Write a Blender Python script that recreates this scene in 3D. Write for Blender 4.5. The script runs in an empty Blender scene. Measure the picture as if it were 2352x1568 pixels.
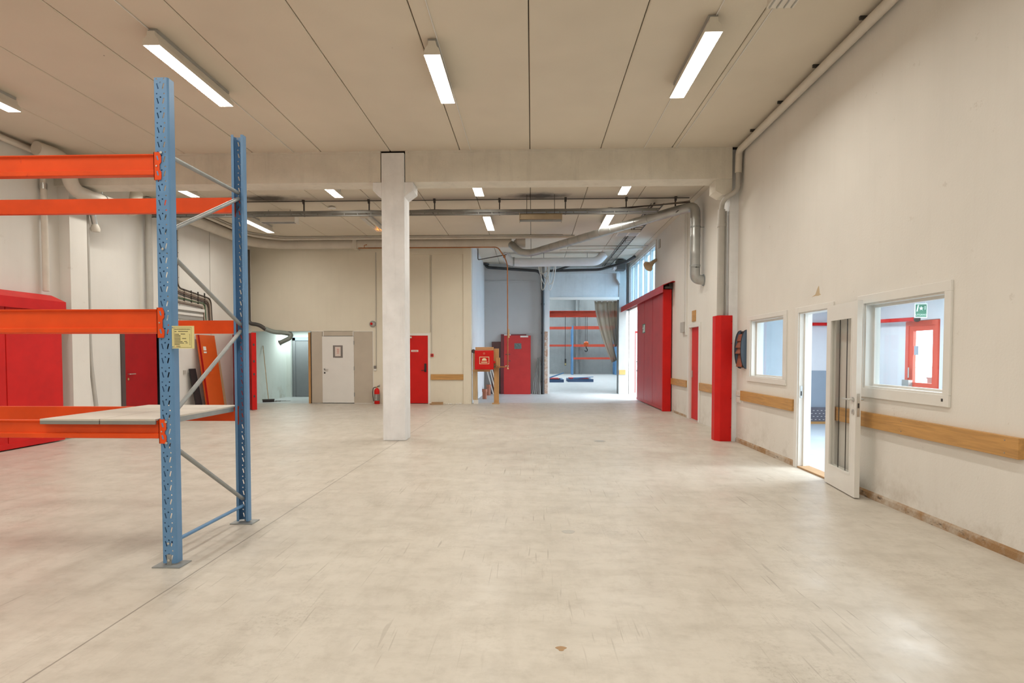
import bpy, bmesh, math, random
from mathutils import Vector, Matrix
random.seed(7)
scene = bpy.context.scene
COL = scene.collection

# ---------------------------------------------------------------- camera
cam_data = bpy.data.cameras.new('camera')
cam = bpy.data.objects.new('camera', cam_data)
COL.objects.link(cam)
scene.camera = cam
FPX = 1320.0
cam_data.sensor_fit = 'HORIZONTAL'
cam_data.sensor_width = 36.0
cam_data.lens = FPX / 2352.0 * 36.0
cam_data.shift_x = 0.0
cam_data.shift_y = 73.0 / 2352.0
cam_data.clip_end = 200
cam.location = (0, 0, 1.5)
cam.rotation_euler = (math.pi / 2 - math.atan(0.0317), 0, math.atan(46.0 / FPX))

# ---------------------------------------------------------------- sky / exposure
world = bpy.data.worlds.new('overcast_sky')
scene.world = world
world.use_nodes = True
bg = world.node_tree.nodes['Background']
bg.inputs[0].default_value = (0.85, 0.94, 1.0, 1)
bg.inputs[1].default_value = 9.0
LAMP = (1.0, 0.96, 0.88)
LAMP_W = 46.0           # watts of each tube pair
scene.view_settings.view_transform = 'Standard'
scene.view_settings.look = 'None'
scene.view_settings.exposure = 0.10
scene.view_settings.gamma = 1.0
scene.view_settings.use_curve_mapping = False
scene.cycles.sample_clamp_indirect = 2.0
scene.cycles.max_bounces = 6
scene.cycles.diffuse_bounces = 4
scene.cycles.glossy_bounces = 3
scene.cycles.caustics_reflective = False
scene.cycles.caustics_refractive = False

# ---------------------------------------------------------------- materials
def nodes_of(name):
    m = bpy.data.materials.new(name)
    m.use_nodes = True
    nt = m.node_tree
    return m, nt, nt.nodes, nt.links, nt.nodes['Principled BSDF']

def c4(c): return (c[0], c[1], c[2], 1)

def ramp(nt, src, a, b, ca=(0, 0, 0), cb=(1, 1, 1)):
    r = nt.nodes.new('ShaderNodeValToRGB')
    r.color_ramp.elements[0].position = a; r.color_ramp.elements[0].color = c4(ca)
    r.color_ramp.elements[1].position = b; r.color_ramp.elements[1].color = c4(cb)
    nt.links.new(src, r.inputs[0])
    return r.outputs[0]

def noise(nt, scale, detail=4, rough=0.55, vec=None, dist=0.0):
    n = nt.nodes.new('ShaderNodeTexNoise')
    n.inputs['Scale'].default_value = scale
    n.inputs['Detail'].default_value = detail
    n.inputs['Roughness'].default_value = rough
    n.inputs['Distortion'].default_value = dist
    if vec is not None: nt.links.new(vec, n.inputs['Vector'])
    return n.outputs['Fac']

def pos(nt, scale=(1, 1, 1), rot=(0, 0, 0)):
    g = nt.nodes.new('ShaderNodeNewGeometry')
    mp = nt.nodes.new('ShaderNodeMapping')
    mp.inputs['Rotation'].default_value = rot
    mp.inputs['Scale'].default_value = scale
    nt.links.new(g.outputs['Position'], mp.inputs['Vector'])
    return mp.outputs['Vector']

def mixc(nt, fac, a, b, mode='MIX'):
    m = nt.nodes.new('ShaderNodeMixRGB')
    m.blend_type = mode
    for i, v in ((0, fac), (1, a), (2, b)):
        if hasattr(v, 'links') or hasattr(v, 'is_linked'): nt.links.new(v, m.inputs[i])
        elif i == 0: m.inputs[0].default_value = v
        else: m.inputs[i].default_value = c4(v)
    return m.outputs[0]

def math_(nt, op, a, b=0.0):
    m = nt.nodes.new('ShaderNodeMath'); m.operation = op
    for i, v in enumerate((a, b)):
        if isinstance(v, (int, float)): m.inputs[i].default_value = v
        else: nt.links.new(v, m.inputs[i])
    return m.outputs[0]

def bump(nt, h, strength, dist, bsdf):
    b = nt.nodes.new('ShaderNodeBump')
    b.inputs['Strength'].default_value = strength
    b.inputs['Distance'].default_value = dist
    nt.links.new(h, b.inputs['Height'])
    nt.links.new(b.outputs[0], bsdf.inputs['Normal'])

def mat(name, col, rough=0.5, metal=0.0, var=0.12, scale=3.0, stretch=(1, 1, 1), bmp=0.0, bscale=60.0, spec=0.5, worn=None, wornlo=0.62):
    """painted / metal / plastic surface with soft tonal variation"""
    m, nt, N, L, P = nodes_of(name)
    v = pos(nt, stretch)
    n = noise(nt, scale, 3, 0.6, v)
    lo = tuple(c * (1 - var) for c in col); hi = tuple(min(1, c * (1 + var)) for c in col)
    c = ramp(nt, n, 0.3, 0.7, lo, hi)
    if worn:
        w = ramp(nt, noise(nt, 9.0, 8, 0.7, v), wornlo, wornlo + 0.06)
        c = mixc(nt, w, c, worn)
    L.new(c, P.inputs['Base Color'])
    P.inputs['Roughness'].default_value = rough
    P.inputs['Metallic'].default_value = metal
    P.inputs['Specular IOR Level'].default_value = spec
    if bmp: bump(nt, noise(nt, bscale, 3, 0.6, v), bmp, 0.01, P)
    return m

def wall_mat(name, col, dirt=(0.42, 0.36, 0.28), low=0.55, amount=0.65, streak=0.02, rough=0.62):
    """painted concrete: faint blotches, scuffs, grime patches low on the wall"""
    m, nt, N, L, P = nodes_of(name)
    v = pos(nt)
    base = ramp(nt, noise(nt, 0.7, 3, 0.6, v), 0.3, 0.7, tuple(c * 0.95 for c in col), tuple(min(1, c * 1.04) for c in col))
    vs = pos(nt, (9, 9, 0.6))
    st = ramp(nt, noise(nt, 1.0, 3, 0.65, vs), 0.50, 0.85)
    base = mixc(nt, math_(nt, 'MULTIPLY', st, streak * 3), base, dirt)
    sc = ramp(nt, noise(nt, 5.5, 5, 0.75, v), 0.655, 0.70)
    base = mixc(nt, math_(nt, 'MULTIPLY', sc, 0.35 * amount), base, dirt)
    sp = nt.nodes.new('ShaderNodeSeparateXYZ')
    g = nt.nodes.new('ShaderNodeNewGeometry'); L.new(g.outputs['Position'], sp.inputs[0])
    lowm = ramp(nt, sp.outputs[2], 0.0, low, (1, 1, 1), (0, 0, 0))
    gr = ramp(nt, noise(nt, 2.2, 4, 0.75, v), 0.50, 0.74)
    base = mixc(nt, math_(nt, 'MULTIPLY', math_(nt, 'MULTIPLY', lowm, gr), amount), base, dirt)
    L.new(base, P.inputs['Base Color'])
    P.inputs['Roughness'].default_value = rough
    bump(nt, noise(nt, 45, 2, 0.6, v), 0.12, 0.01, P)
    return m

def concrete_mat(name, col, pits=0.5):
    m, nt, N, L, P = nodes_of(name)
    v = pos(nt); vs = pos(nt, (7, 7, 0.7))
    c = ramp(nt, noise(nt, 1.6, 4, 0.65, v), 0.3, 0.72, tuple(x * 0.88 for x in col), tuple(min(1, x * 1.06) for x in col))
    c = mixc(nt, math_(nt, 'MULTIPLY', ramp(nt, noise(nt, 1.0, 5, 0.6, vs), 0.52, 0.8), 0.35), c, tuple(x * 0.62 for x in col))
    vo = nt.nodes.new('ShaderNodeTexVoronoi'); vo.inputs['Scale'].default_value = 14; L.new(v, vo.inputs['Vector'])
    pit = ramp(nt, vo.outputs['Distance'], 0.03, 0.10, (1, 1, 1), (0, 0, 0))
    c = mixc(nt, math_(nt, 'MULTIPLY', pit, pits), c, tuple(x * 0.45 for x in col))
    L.new(c, P.inputs['Base Color']); P.inputs['Roughness'].default_value = 0.75
    bump(nt, noise(nt, 30, 2, 0.65, v), 0.2, 0.01, P)
    return m

def floor_mat(name, col, joint=True, dirty=1.0, rough=(0.33, 0.52)):
    m, nt, N, L, P = nodes_of(name)
    v = pos(nt)
    c = ramp(nt, noise(nt, 0.6, 3, 0.6, v), 0.25, 0.78, tuple(x * 0.93 for x in col), tuple(min(1, x * 1.05) for x in col))
    dark = (col[0] * 0.52, col[1] * 0.49, col[2] * 0.44)
    # rubbed smudges, swept along a few directions
    for rz, sx, sy, sc, lo, hi, k in ((0.45, 1.3, 3.2, 1.6, 0.45, 0.88, 0.50), (-0.75, 3.4, 1.4, 1.5, 0.46, 0.88, 0.46), (0.9, 2.0, 2.8, 3.4, 0.52, 0.82, 0.42)):
        n = ramp(nt, noise(nt, sc, 5, 0.70, pos(nt, (sx, sy, 1), (0, 0, rz))), lo, hi)
        c = mixc(nt, math_(nt, 'MULTIPLY', n, k * dirty), c, dark)
    patch = ramp(nt, noise(nt, 0.9, 2, 0.6, v), 0.42, 0.66)
    # thin scratches in several directions
    for i, (rz, sx, sy, lo) in enumerate(((0.5, 34, 1.6, 0.70), (-0.9, 40, 2.2, 0.71), (1.2, 44, 1.3, 0.70), (2.2, 40, 2.0, 0.71))):
        n = ramp(nt, noise(nt, 1.0, 1, 0.5, pos(nt, (sx, sy, 1), (0, 0, rz)), 0.5), lo, lo + 0.05)
        c = mixc(nt, math_(nt, 'MULTIPLY', math_(nt, 'MULTIPLY', n, patch), 0.50 * dirty), c, (col[0] * 0.34, col[1] * 0.31, col[2] * 0.27))
    # gritty worn-through speckle inside worn patches
    wp = ramp(nt, noise(nt, 1.15, 3, 0.65, v), 0.52, 0.74)
    sp = ramp(nt, noise(nt, 34, 3, 0.75, v), 0.50, 0.68)
    c = mixc(nt, math_(nt, 'MULTIPLY', math_(nt, 'MULTIPLY', wp, sp), 0.75 * dirty), c, dark)
    sx = nt.nodes.new('ShaderNodeSeparateXYZ')
    g = nt.nodes.new('ShaderNodeNewGeometry'); L.new(g.outputs['Position'], sx.inputs[0])
    if joint:
        w = math_(nt, 'MULTIPLY', math_(nt, 'SUBTRACT', noise(nt, 1.5, 2, 0.5, v), 0.5), 0.012)
        d = math_(nt, 'ABSOLUTE', math_(nt, 'ADD', math_(nt, 'ADD', sx.outputs[0], 2.33), w))
        jm = ramp(nt, d, 0.0025, 0.006, (1, 1, 1), (0, 0, 0))
        c = mixc(nt, math_(nt, 'MULTIPLY', jm, 0.75), c, (0.10, 0.08, 0.06))
    L.new(c, P.inputs['Base Color'])
    rr = nt.nodes.new('ShaderNodeMapRange')
    rr.inputs[1].default_value = 0.3; rr.inputs[2].default_value = 0.75
    rr.inputs[3].default_value = rough[0]; rr.inputs[4].default_value = rough[1]
    L.new(noise(nt, 2.2, 3, 0.65, v), rr.inputs[0])
    L.new(rr.outputs[0], P.inputs['Roughness'])
    P.inputs['Specular IOR Level'].default_value = 0.5
    return m

def wood_mat(name, col, axis='y', rough=0.45):
    m, nt, N, L, P = nodes_of(name)
    s = {'x': (0.8, 14, 14), 'y': (14, 0.8, 14), 'z': (14, 14, 0.8)}[axis]
    v = pos(nt, s)
    n = noise(nt, 2.2, 6, 0.62, v, 0.8)
    c = ramp(nt, n, 0.32, 0.7, tuple(x * 0.74 for x in col), tuple(min(1, x * 1.12) for x in col))
    L.new(c, P.inputs['Base Color']); P.inputs['Roughness'].default_value = rough
    bump(nt, n, 0.06, 0.01, P)
    return m

def glass_mat(name, tint=(0.96, 0.98, 0.98), gloss=1.0):
    m = bpy.data.materials.new(name); m.use_nodes = True
    nt = m.node_tree; nt.nodes.clear()
    out = nt.nodes.new('ShaderNodeOutputMaterial'); mx = nt.nodes.new('ShaderNodeMixShader')
    t = nt.nodes.new('ShaderNodeBsdfTransparent'); t.inputs[0].default_value = c4(tint)
    gl = nt.nodes.new('ShaderNodeBsdfGlossy'); gl.inputs['Roughness'].default_value = 0.03
    lw = nt.nodes.new('ShaderNodeLayerWeight')
    fz = math_(nt, 'POWER', lw.outputs['Facing'], 4.0)
    nt.links.new(math_(nt, 'MULTIPLY', math_(nt, 'ADD', math_(nt, 'MULTIPLY', fz, 0.6), 0.03), gloss), mx.inputs[0])
    nt.links.new(t.outputs[0], mx.inputs[1]); nt.links.new(gl.outputs[0], mx.inputs[2])
    nt.links.new(mx.outputs[0], out.inputs[0])
    return m

def emit_mat(name, col, strength):
    m = bpy.data.materials.new(name); m.use_nodes = True
    nt = m.node_tree; nt.nodes.clear()
    out = nt.nodes.new('ShaderNodeOutputMaterial'); e = nt.nodes.new('ShaderNodeEmission')
    e.inputs[0].default_value = c4(col); e.inputs[1].default_value = strength
    nt.links.new(e.outputs[0], out.inputs[0])
    m.cycles.emission_sampling = 'NONE' if strength < 8 else 'FRONT'
    return m

def ceiling_mat(name, col):
    m, nt, N, L, P = nodes_of(name)
    v = pos(nt)
    c = ramp(nt, noise(nt, 0.5, 3, 0.6, v), 0.3, 0.7, tuple(x * 0.93 for x in col), tuple(min(1, x * 1.05) for x in col))
    # soot left on the soffit above each radiant heater
    for (sx, sy, rx, ry) in ((0.14, 12.85, 0.80, 0.32), (-6.0, 12.85, 0.95, 0.36)):
        d = nt.nodes.new('ShaderNodeVectorMath'); d.operation = 'LENGTH'
        mp = nt.nodes.new('ShaderNodeMapping')
        mp.inputs['Location'].default_value = (-sx / rx, -sy / ry, 0)
        mp.inputs['Scale'].default_value = (1 / rx, 1 / ry, 0)
        g = nt.nodes.new('ShaderNodeNewGeometry'); L.new(g.outputs['Position'], mp.inputs[0]); L.new(mp.outputs[0], d.inputs[0])
        k = math_(nt, 'ADD', d.outputs['Value'], math_(nt, 'MULTIPLY', math_(nt, 'SUBTRACT', noise(nt, 3, 5, 0.6, v), 0.5), 1.0))
        mk = ramp(nt, k, 0.30, 1.30, (0.92, 0.92, 0.92), (0, 0, 0))
        c = mixc(nt, mk, c, (0.07, 0.055, 0.04))
    vo = nt.nodes.new('ShaderNodeTexVoronoi'); vo.inputs['Scale'].default_value = 1.7; L.new(v, vo.inputs['Vector'])
    pit = ramp(nt, vo.outputs['Distance'], 0.012, 0.02, (1, 1, 1), (0, 0, 0))
    c = mixc(nt, math_(nt, 'MULTIPLY', pit, 0.7), c, (0.1, 0.08, 0.06))
    L.new(c, P.inputs['Base Color']); P.inputs['Roughness'].default_value = 0.7
    bump(nt, noise(nt, 25, 2, 0.6, v), 0.1, 0.01, P)
    return m

def peeled_mat(name):
    m, nt, N, L, P = nodes_of(name)
    v = pos(nt)
    c = ramp(nt, noise(nt, 3.0, 8, 0.7, v), 0.40, 0.62, (0.38, 0.22, 0.10), (0.60, 0.53, 0.44))
    c = mixc(nt, ramp(nt, noise(nt, 7.0, 8, 0.7, pos(nt, (1, 1, 3))), 0.58, 0.66), c, (0.13, 0.09, 0.06))
    L.new(c, P.inputs['Base Color']); P.inputs['Roughness'].default_value = 0.85
    bump(nt, noise(nt, 20, 8, 0.75, v), 0.8, 0.02, P)
    return m

def brick_mat(name):
    m, nt, N, L, P = nodes_of(name)
    v = pos(nt)
    c = ramp(nt, noise(nt, 6.0, 8, 0.7, v), 0.42, 0.6, (0.42, 0.24, 0.16), (0.60, 0.50, 0.42))
    c = mixc(nt, ramp(nt, noise(nt, 9.0, 8, 0.7, v), 0.55, 0.62), c, (0.62, 0.62, 0.62))
    L.new(c, P.inputs['Base Color']); P.inputs['Roughness'].default_value = 0.85
    bump(nt, noise(nt, 24, 6, 0.7, v), 0.8, 0.02, P)
    return m

M = {}
M['wall'] = wall_mat('wall_paint', (0.78, 0.755, 0.705))
M['wall_back'] = wall_mat('back_wall_paint', (0.77, 0.715, 0.59), amount=0.35)
M['wall_cool'] = wall_mat('alcove_wall_paint', (0.50, 0.50, 0.50), amount=0.3)
M['wall_white'] = wall_mat('white_wall_paint', (0.74, 0.76, 0.78), amount=0.25)
M['corridor'] = wall_mat('corridor_paint', (0.74, 0.78, 0.75), low=0.8)
M['concrete'] = concrete_mat('painted_concrete', (0.74, 0.70, 0.61))
M['column'] = concrete_mat('column_concrete', (0.86, 0.87, 0.88), 0.35)
M['concrete_cool'] = concrete_mat('lintel_concrete', (0.62, 0.66, 0.68), 0.2)
M['concrete_far'] = concrete_mat('far_concrete', (0.38, 0.40, 0.40), 0.2)
M['ceiling'] = ceiling_mat('ceiling_paint', (0.70, 0.635, 0.525))
M['joint'] = mat('joint_dark', (0.10, 0.08, 0.06), 0.9)
M['floor'] = floor_mat('floor_epoxy', (0.595, 0.55, 0.48))
M['floor_cool'] = floor_mat('alcove_floor', (0.62, 0.64, 0.65), joint=False, dirty=0.6)
M['office_floor'] = floor_mat('office_floor_vinyl', (0.52, 0.60, 0.66), joint=False, dirty=0.2)
M['office_wall'] = mat('office_wall_paint', (0.80, 0.825, 0.86), 0.6, var=0.02)
M['dado'] = mat('office_dado_paint', (0.30, 0.36, 0.43), 0.5, var=0.03)
M['blind'] = mat('blue_grey_partition', (0.42, 0.49, 0.56), 0.6, var=0.03)
M['peeled'] = peeled_mat('peeled_skirting')
M['brick'] = brick_mat('exposed_brick')
M['red'] = mat('red_paint', (0.60, 0.012, 0.010), 0.45, var=0.08, spec=0.22)
M['red_deep'] = mat('deep_red_paint', (0.36, 0.006, 0.008), 0.45, var=0.1, spec=0.2)
M['red_gate'] = mat('red_gate_paint', (0.46, 0.030, 0.030), 0.40, spec=0.3, var=0.08, worn=(0.30, 0.10, 0.08), wornlo=0.74)
M['red_light'] = mat('red_frame_paint', (0.66, 0.10, 0.06), 0.4, var=0.05)
M['orange'] = mat('orange_beam_paint', (0.76, 0.075, 0.008), 0.40, var=0.10, spec=0.3, worn=(0.52, 0.03, 0.01), wornlo=0.66)
M['orange_door'] = mat('orange_door_paint', (0.66, 0.105, 0.016), 0.45, var=0.05)
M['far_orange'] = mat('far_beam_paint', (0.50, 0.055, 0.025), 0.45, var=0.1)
M['heater'] = mat('brown_heater_hood', (0.34, 0.265, 0.175), 0.45, 0.2, var=0.15)
M['wired'] = mat('wired_glass', (0.06, 0.10, 0.10), 0.2, var=0.9, scale=40)
M['blue'] = mat('blue_upright_paint', (0.115, 0.255, 0.46), 0.38, var=0.08)
M['blue_dark'] = mat('dark_blue_steel', (0.045, 0.09, 0.19), 0.45, var=0.1)
M['galv'] = mat('galvanised_steel', (0.34, 0.36, 0.36), 0.50, 0.5, var=0.12, scale=6)
M['duct'] = mat('spiral_duct_steel', (0.44, 0.45, 0.44), 0.34, 0.85, var=0.10, scale=5)
M['steel'] = mat('brushed_steel', (0.62, 0.62, 0.60), 0.3, 0.9, var=0.05)
M['beige_pipe'] = mat('beige_painted_pipe', (0.66, 0.61, 0.53), 0.5, var=0.06)
M['grey_pipe'] = mat('grey_painted_pipe', (0.46, 0.44, 0.40), 0.45, var=0.06)
M['white'] = mat('white_gloss_paint', (0.80, 0.785, 0.745), 0.35, var=0.02)
M['white_pl'] = mat('white_plastic', (0.78, 0.77, 0.74), 0.4, var=0.02)
M['lamp_body'] = mat('lamp_housing_white', (0.74, 0.70, 0.62), 0.45, var=0.03)
M['lamp_grey'] = mat('lamp_grey_steel', (0.42, 0.42, 0.40), 0.45, 0.3, var=0.05)
M['tray'] = mat('tray_steel', (0.17, 0.165, 0.15), 0.5, 0.4, var=0.2)
M['dark'] = mat('dark_steel', (0.06, 0.055, 0.05), 0.55, var=0.1)
M['black'] = mat('black_plastic', (0.018, 0.018, 0.02), 0.45, var=0.1)
M['black_pipe'] = mat('black_cast_pipe', (0.022, 0.024, 0.028), 0.4, var=0.1)
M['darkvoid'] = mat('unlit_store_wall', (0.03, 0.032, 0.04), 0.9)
M['frame_dark'] = mat('dark_door_frame', (0.07, 0.045, 0.04), 0.5)
M['wood'] = wood_mat('rail_wood', (0.56, 0.30, 0.095), 'y')
M['wood_x'] = wood_mat('rail_wood_x', (0.56, 0.30, 0.095), 'x')
M['pine'] = wood_mat('pine_post', (0.56, 0.31, 0.12), 'z')
M['pine_x'] = wood_mat('pine_board', (0.60, 0.37, 0.17), 'x')
M['pine_pale'] = wood_mat('pale_pine', (0.58, 0.43, 0.25), 'z')
M['brown_board'] = mat('dark_brown_door', (0.060, 0.014, 0.012), 0.4)
M['purple_red'] = mat('dark_crimson_door', (0.17, 0.018, 0.028), 0.4)
M['gypsum'] = mat('plasterboard', (0.52, 0.455, 0.37), 0.8, var=0.06, scale=1.5)
M['deck'] = mat('deck_sheet', (0.64, 0.60, 0.53), 0.42, 0.15, var=0.10, scale=2, stretch=(0.5, 3, 1))
M['deck_edge'] = mat('deck_edge_grey', (0.26, 0.26, 0.245), 0.5, 0.3, var=0.1)
M['yellow'] = mat('pale_yellow_sign', (0.72, 0.64, 0.30), 0.5, var=0.03)
M['ink'] = mat('dark_ink', (0.06, 0.05, 0.04), 0.6)
M['ink_red'] = mat('red_ink', (0.62, 0.16, 0.10), 0.6)
M['green'] = mat('exit_green', (0.02, 0.16, 0.09), 0.45)
M['sign_white'] = mat('sign_print_white', (0.80, 0.84, 0.80), 0.5, var=0.01)
M['lumi'] = mat('luminescent_print', (0.80, 0.66, 0.42), 0.5, var=0.02)
M['paper'] = mat('paper_sheet', (0.74, 0.64, 0.58), 0.7, var=0.02)
M['tape'] = mat('grey_tape', (0.20, 0.18, 0.165), 0.6)
M['copper'] = mat('copper_pipe', (0.36, 0.145, 0.055), 0.45, 0.5, var=0.2)
M['brass'] = mat('brass_fitting', (0.60, 0.45, 0.22), 0.3, 0.9)
M['card'] = mat('cardboard', (0.40, 0.25, 0.13), 0.8)
M['beige_horn'] = mat('beige_horn', (0.55, 0.43, 0.27), 0.45)
M['cable'] = mat('beige_cable', (0.60, 0.52, 0.43), 0.6)
M['cable_dark'] = mat('dark_cable', (0.07, 0.055, 0.045), 0.6)
M['cable_green'] = mat('green_cable', (0.05, 0.11, 0.05), 0.6)
M['cable_brown'] = mat('brown_cable', (0.16, 0.11, 0.085), 0.6)
M['flex'] = mat('flexible_hose', (0.28, 0.33, 0.31), 0.4, 0.4, var=0.1)
M['insul'] = mat('white_duct_wrap', (0.76, 0.78, 0.80), 0.5, var=0.04)
M['terracotta'] = mat('brown_drain_pipe', (0.36, 0.13, 0.075), 0.55)
M['grey_door'] = mat('grey_steel_door', (0.22, 0.23, 0.245), 0.45, var=0.05)
M['blue_glass_side'] = mat('smoke_blue_plastic', (0.10, 0.15, 0.22), 0.3, var=0.03)
M['pocket'] = mat('brown_pocket', (0.26, 0.085, 0.05), 0.5, var=0.05)
M['glass'] = glass_mat('clear_glass')
M['glass_blue'] = glass_mat('blue_tinted_glass', (0.66, 0.80, 0.90), 0.6)
M['glass_door'] = glass_mat('door_glass', (0.95, 0.955, 0.95), 0.30)
M['carpet'] = mat('perforated_dark_panel', (0.14, 0.135, 0.16), 0.6)
def curtain_mat():
    m, nt, N, L, P = nodes_of('pvc_curtain')
    P.inputs['Base Color'].default_value = (0.34, 0.30, 0.24, 1)
    P.inputs['Roughness'].default_value = 0.35
    out = nt.nodes['Material Output']
    t = nt.nodes.new('ShaderNodeBsdfTransparent'); t.inputs[0].default_value = (0.70, 0.64, 0.55, 1)
    mx = nt.nodes.new('ShaderNodeMixShader'); mx.inputs[0].default_value = 0.42
    L.new(t.outputs[0], mx.inputs[1]); L.new(P.outputs[0], mx.inputs[2]); L.new(mx.outputs[0], out.inputs[0])
    return m
M['curtain'] = curtain_mat()
M['lamp_on'] = emit_mat('fluorescent_lit', LAMP, 6.0)
M['lamp_glow'] = emit_mat('dying_tube_glow', (1.0, 0.36, 0.08), 2.0)
M['lamp_cool'] = emit_mat('cool_fluorescent_lit', (0.86, 1.0, 0.95), 6.0)
M['lamp_office_added'] = emit_mat('added_office_panel_lit', (0.88, 0.95, 1.0), 6.0)

# ---------------------------------------------------------------- mesh helpers
WORLD = {}
class MB:
    def __init__(s): s.v = []; s.f = []
    def add(s, vs, fs):
        o = len(s.v); s.v += [tuple(p) for p in vs]; s.f += [tuple(i + o for i in f) for f in fs]; return s
    def box(s, x0, x1, y0, y1, z0, z1, rot=None, piv=None):
        x0, x1 = sorted((x0, x1)); y0, y1 = sorted((y0, y1)); z0, z1 = sorted((z0, z1))
        vs = [Vector(p) for p in ((x0, y0, z0), (x1, y0, z0), (x1, y1, z0), (x0, y1, z0), (x0, y0, z1), (x1, y0, z1), (x1, y1, z1), (x0, y1, z1))]
        if rot is not None:
            piv = Vector(piv); vs = [rot @ (p - piv) + piv for p in vs]
        return s.add(vs, [(0, 3, 2, 1), (4, 5, 6, 7), (0, 1, 5, 4), (1, 2, 6, 5), (2, 3, 7, 6), (3, 0, 4, 7)])
    def prism(s, poly, axis, a, b):
        """poly: 2D points; axis 'x': (y,z), 'y': (x,z), 'z': (x,y); extruded a..b"""
        n = len(poly)
        f = {'x': lambda p, t: (t, p[0], p[1]), 'y': lambda p, t: (p[0], t, p[1]), 'z': lambda p, t: (p[0], p[1], t)}[axis]
        vs = [f(p, a) for p in poly] + [f(p, b) for p in poly]
        fs = [tuple(range(n)), tuple(range(2 * n - 1, n - 1, -1))] + [(i, i + n, (i + 1) % n + n, (i + 1) % n) for i in range(n)]
        return s.add(vs, fs)
    def tube(s, pts, r, n=12, rad=None, cap=True, rib=0.0):
        """pipe through pts, corners rounded with bend radius rad; rib: spiral seams"""
        P = [Vector(p) for p in pts]
        if rad:
            Q = [P[0]]
            for i in range(1, len(P) - 1):
                a, b, c = P[i - 1], P[i], P[i + 1]
                d1 = (a - b); d2 = (c - b)
                k = min(rad, d1.length * 0.49, d2.length * 0.49)
                p0 = b + d1.normalized() * k; p1 = b + d2.normalized() * k
                for t in range(7):
                    u = t / 6.0
                    Q.append(p0 * (1 - u) ** 2 + b * 2 * u * (1 - u) + p1 * u * u)
            Q.append(P[-1]); P = Q
        Rr = [r] * len(P)
        if rib:
            Q = []; R2 = []
            for i in range(len(P) - 1):
                L_ = (P[i + 1] - P[i]).length
                k = max(1, int(L_ / rib))
                for j in range(k):
                    u = j / k
                    q = P[i].lerp(P[i + 1], u)
                    Q.append(q); R2.append(r * 1.035); Q.append(P[i].lerp(P[i + 1], min(1, u + 0.12 / k))); R2.append(r)
                    Q.append(P[i].lerp(P[i + 1], u + 0.9 / k)); R2.append(r)
            Q.append(P[-1]); R2.append(r); P, Rr = Q, R2
        ring = []; up = None
        for i, p in enumerate(P):
            t = (P[min(i + 1, len(P) - 1)] - P[max(i - 1, 0)]).normalized()
            if up is None: up = Vector((0, 0, 1)) if abs(t.z) < 0.9 else Vector((1, 0, 0))
            u = (up - t * up.dot(t)); u = u.normalized() if u.length > 1e-6 else t.orthogonal().normalized()
            up = u; w = t.cross(u)
            ring.append([p + (u * math.cos(2 * math.pi * k / n) + w * math.sin(2 * math.pi * k / n)) * Rr[i] for k in range(n)])
        vs = [q for rg in ring for q in rg]; fs = []
        for i in range(len(ring) - 1):
            for k in range(n):
                a = i * n + k; b = i * n + (k + 1) % n
                fs.append((a, b, b + n, a + n))
        if cap: fs += [tuple(range(n - 1, -1, -1)), tuple(range(len(vs) - n, len(vs)))]
        return s.add(vs, fs)
    def lathe(s, prof, c, axis='z', n=20):
        """prof: (radius, offset) along axis from c"""
        c = Vector(c)
        A = {'x': (Vector((1, 0, 0)), Vector((0, 1, 0)), Vector((0, 0, 1))), 'y': (Vector((0, 1, 0)), Vector((0, 0, 1)), Vector((1, 0, 0))), 'z': (Vector((0, 0, 1)), Vector((1, 0, 0)), Vector((0, 1, 0)))}
        a, u, w = A[axis] if isinstance(axis, str) else (Vector(axis).normalized(), Vector(axis).orthogonal().normalized(), Vector(axis).normalized().cross(Vector(axis).orthogonal().normalized()))
        vs = []; fs = []
        for r, h in prof:
            vs += [c + a * h + (u * math.cos(2 * math.pi * k / n) + w * math.sin(2 * math.pi * k / n)) * max(r, 1e-5) for k in range(n)]
        for i in range(len(prof) - 1):
            for k in range(n):
                p = i * n + k; q = i * n + (k + 1) % n
                fs.append((p, q, q + n, p + n))
        fs += [tuple(range(n - 1, -1, -1)), tuple(range(len(vs) - n, len(vs)))]
        return s.add(vs, fs)
    def build(s, name, m, parent=None, smooth=False, bev=0.0):
        xs = [p[0] for p in s.v]; ys = [p[1] for p in s.v]; zs = [p[2] for p in s.v]
        org = Vector(((min(xs) + max(xs)) / 2, (min(ys) + max(ys)) / 2, min(zs)))
        me = bpy.data.meshes.new(name)
        me.from_pydata([tuple(Vector(p) - org) for p in s.v], [], s.f)
        bm = bmesh.new(); bm.from_mesh(me)
        bmesh.ops.recalc_face_normals(bm, faces=bm.faces)
        bm.to_mesh(me); bm.free()
        if smooth:
            for p in me.polygons: p.use_smooth = True
            try: me.set_sharp_from_angle(angle=math.radians(40))
            except Exception: pass
        me.materials.append(M[m] if isinstance(m, str) else m)
        o = bpy.data.objects.new(name, me); COL.objects.link(o)
        link(o, parent, org)
        if bev:
            b = o.modifiers.new('edge', 'BEVEL'); b.width = bev; b.segments = 2; b.limit_method = 'ANGLE'
        return o

def link(o, parent, org):
    WORLD[o.name] = Vector(org)
    o.location = Vector(org)
    if parent is not None:
        o.parent = parent
        o.location = Vector(org) - WORLD[parent.name]

def B(*a, **k): return MB().box(*a, **k)
def T(*a, **k): return MB().tube(*a, **k)

def tag(o, label, cat, group=None, kind=None):
    o['label'] = label; o['category'] = cat
    if group: o['group'] = group
    if kind: o['kind'] = kind
    return o

def thing(name, loc, label, cat, group=None, kind=None):
    o = bpy.data.objects.new(name, None); COL.objects.link(o)
    o.empty_display_size = 0.1
    link(o, None, loc)
    return tag(o, label, cat, group, kind)

def struct(o, label, cat): return tag(o, label, cat, kind='structure')

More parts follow.
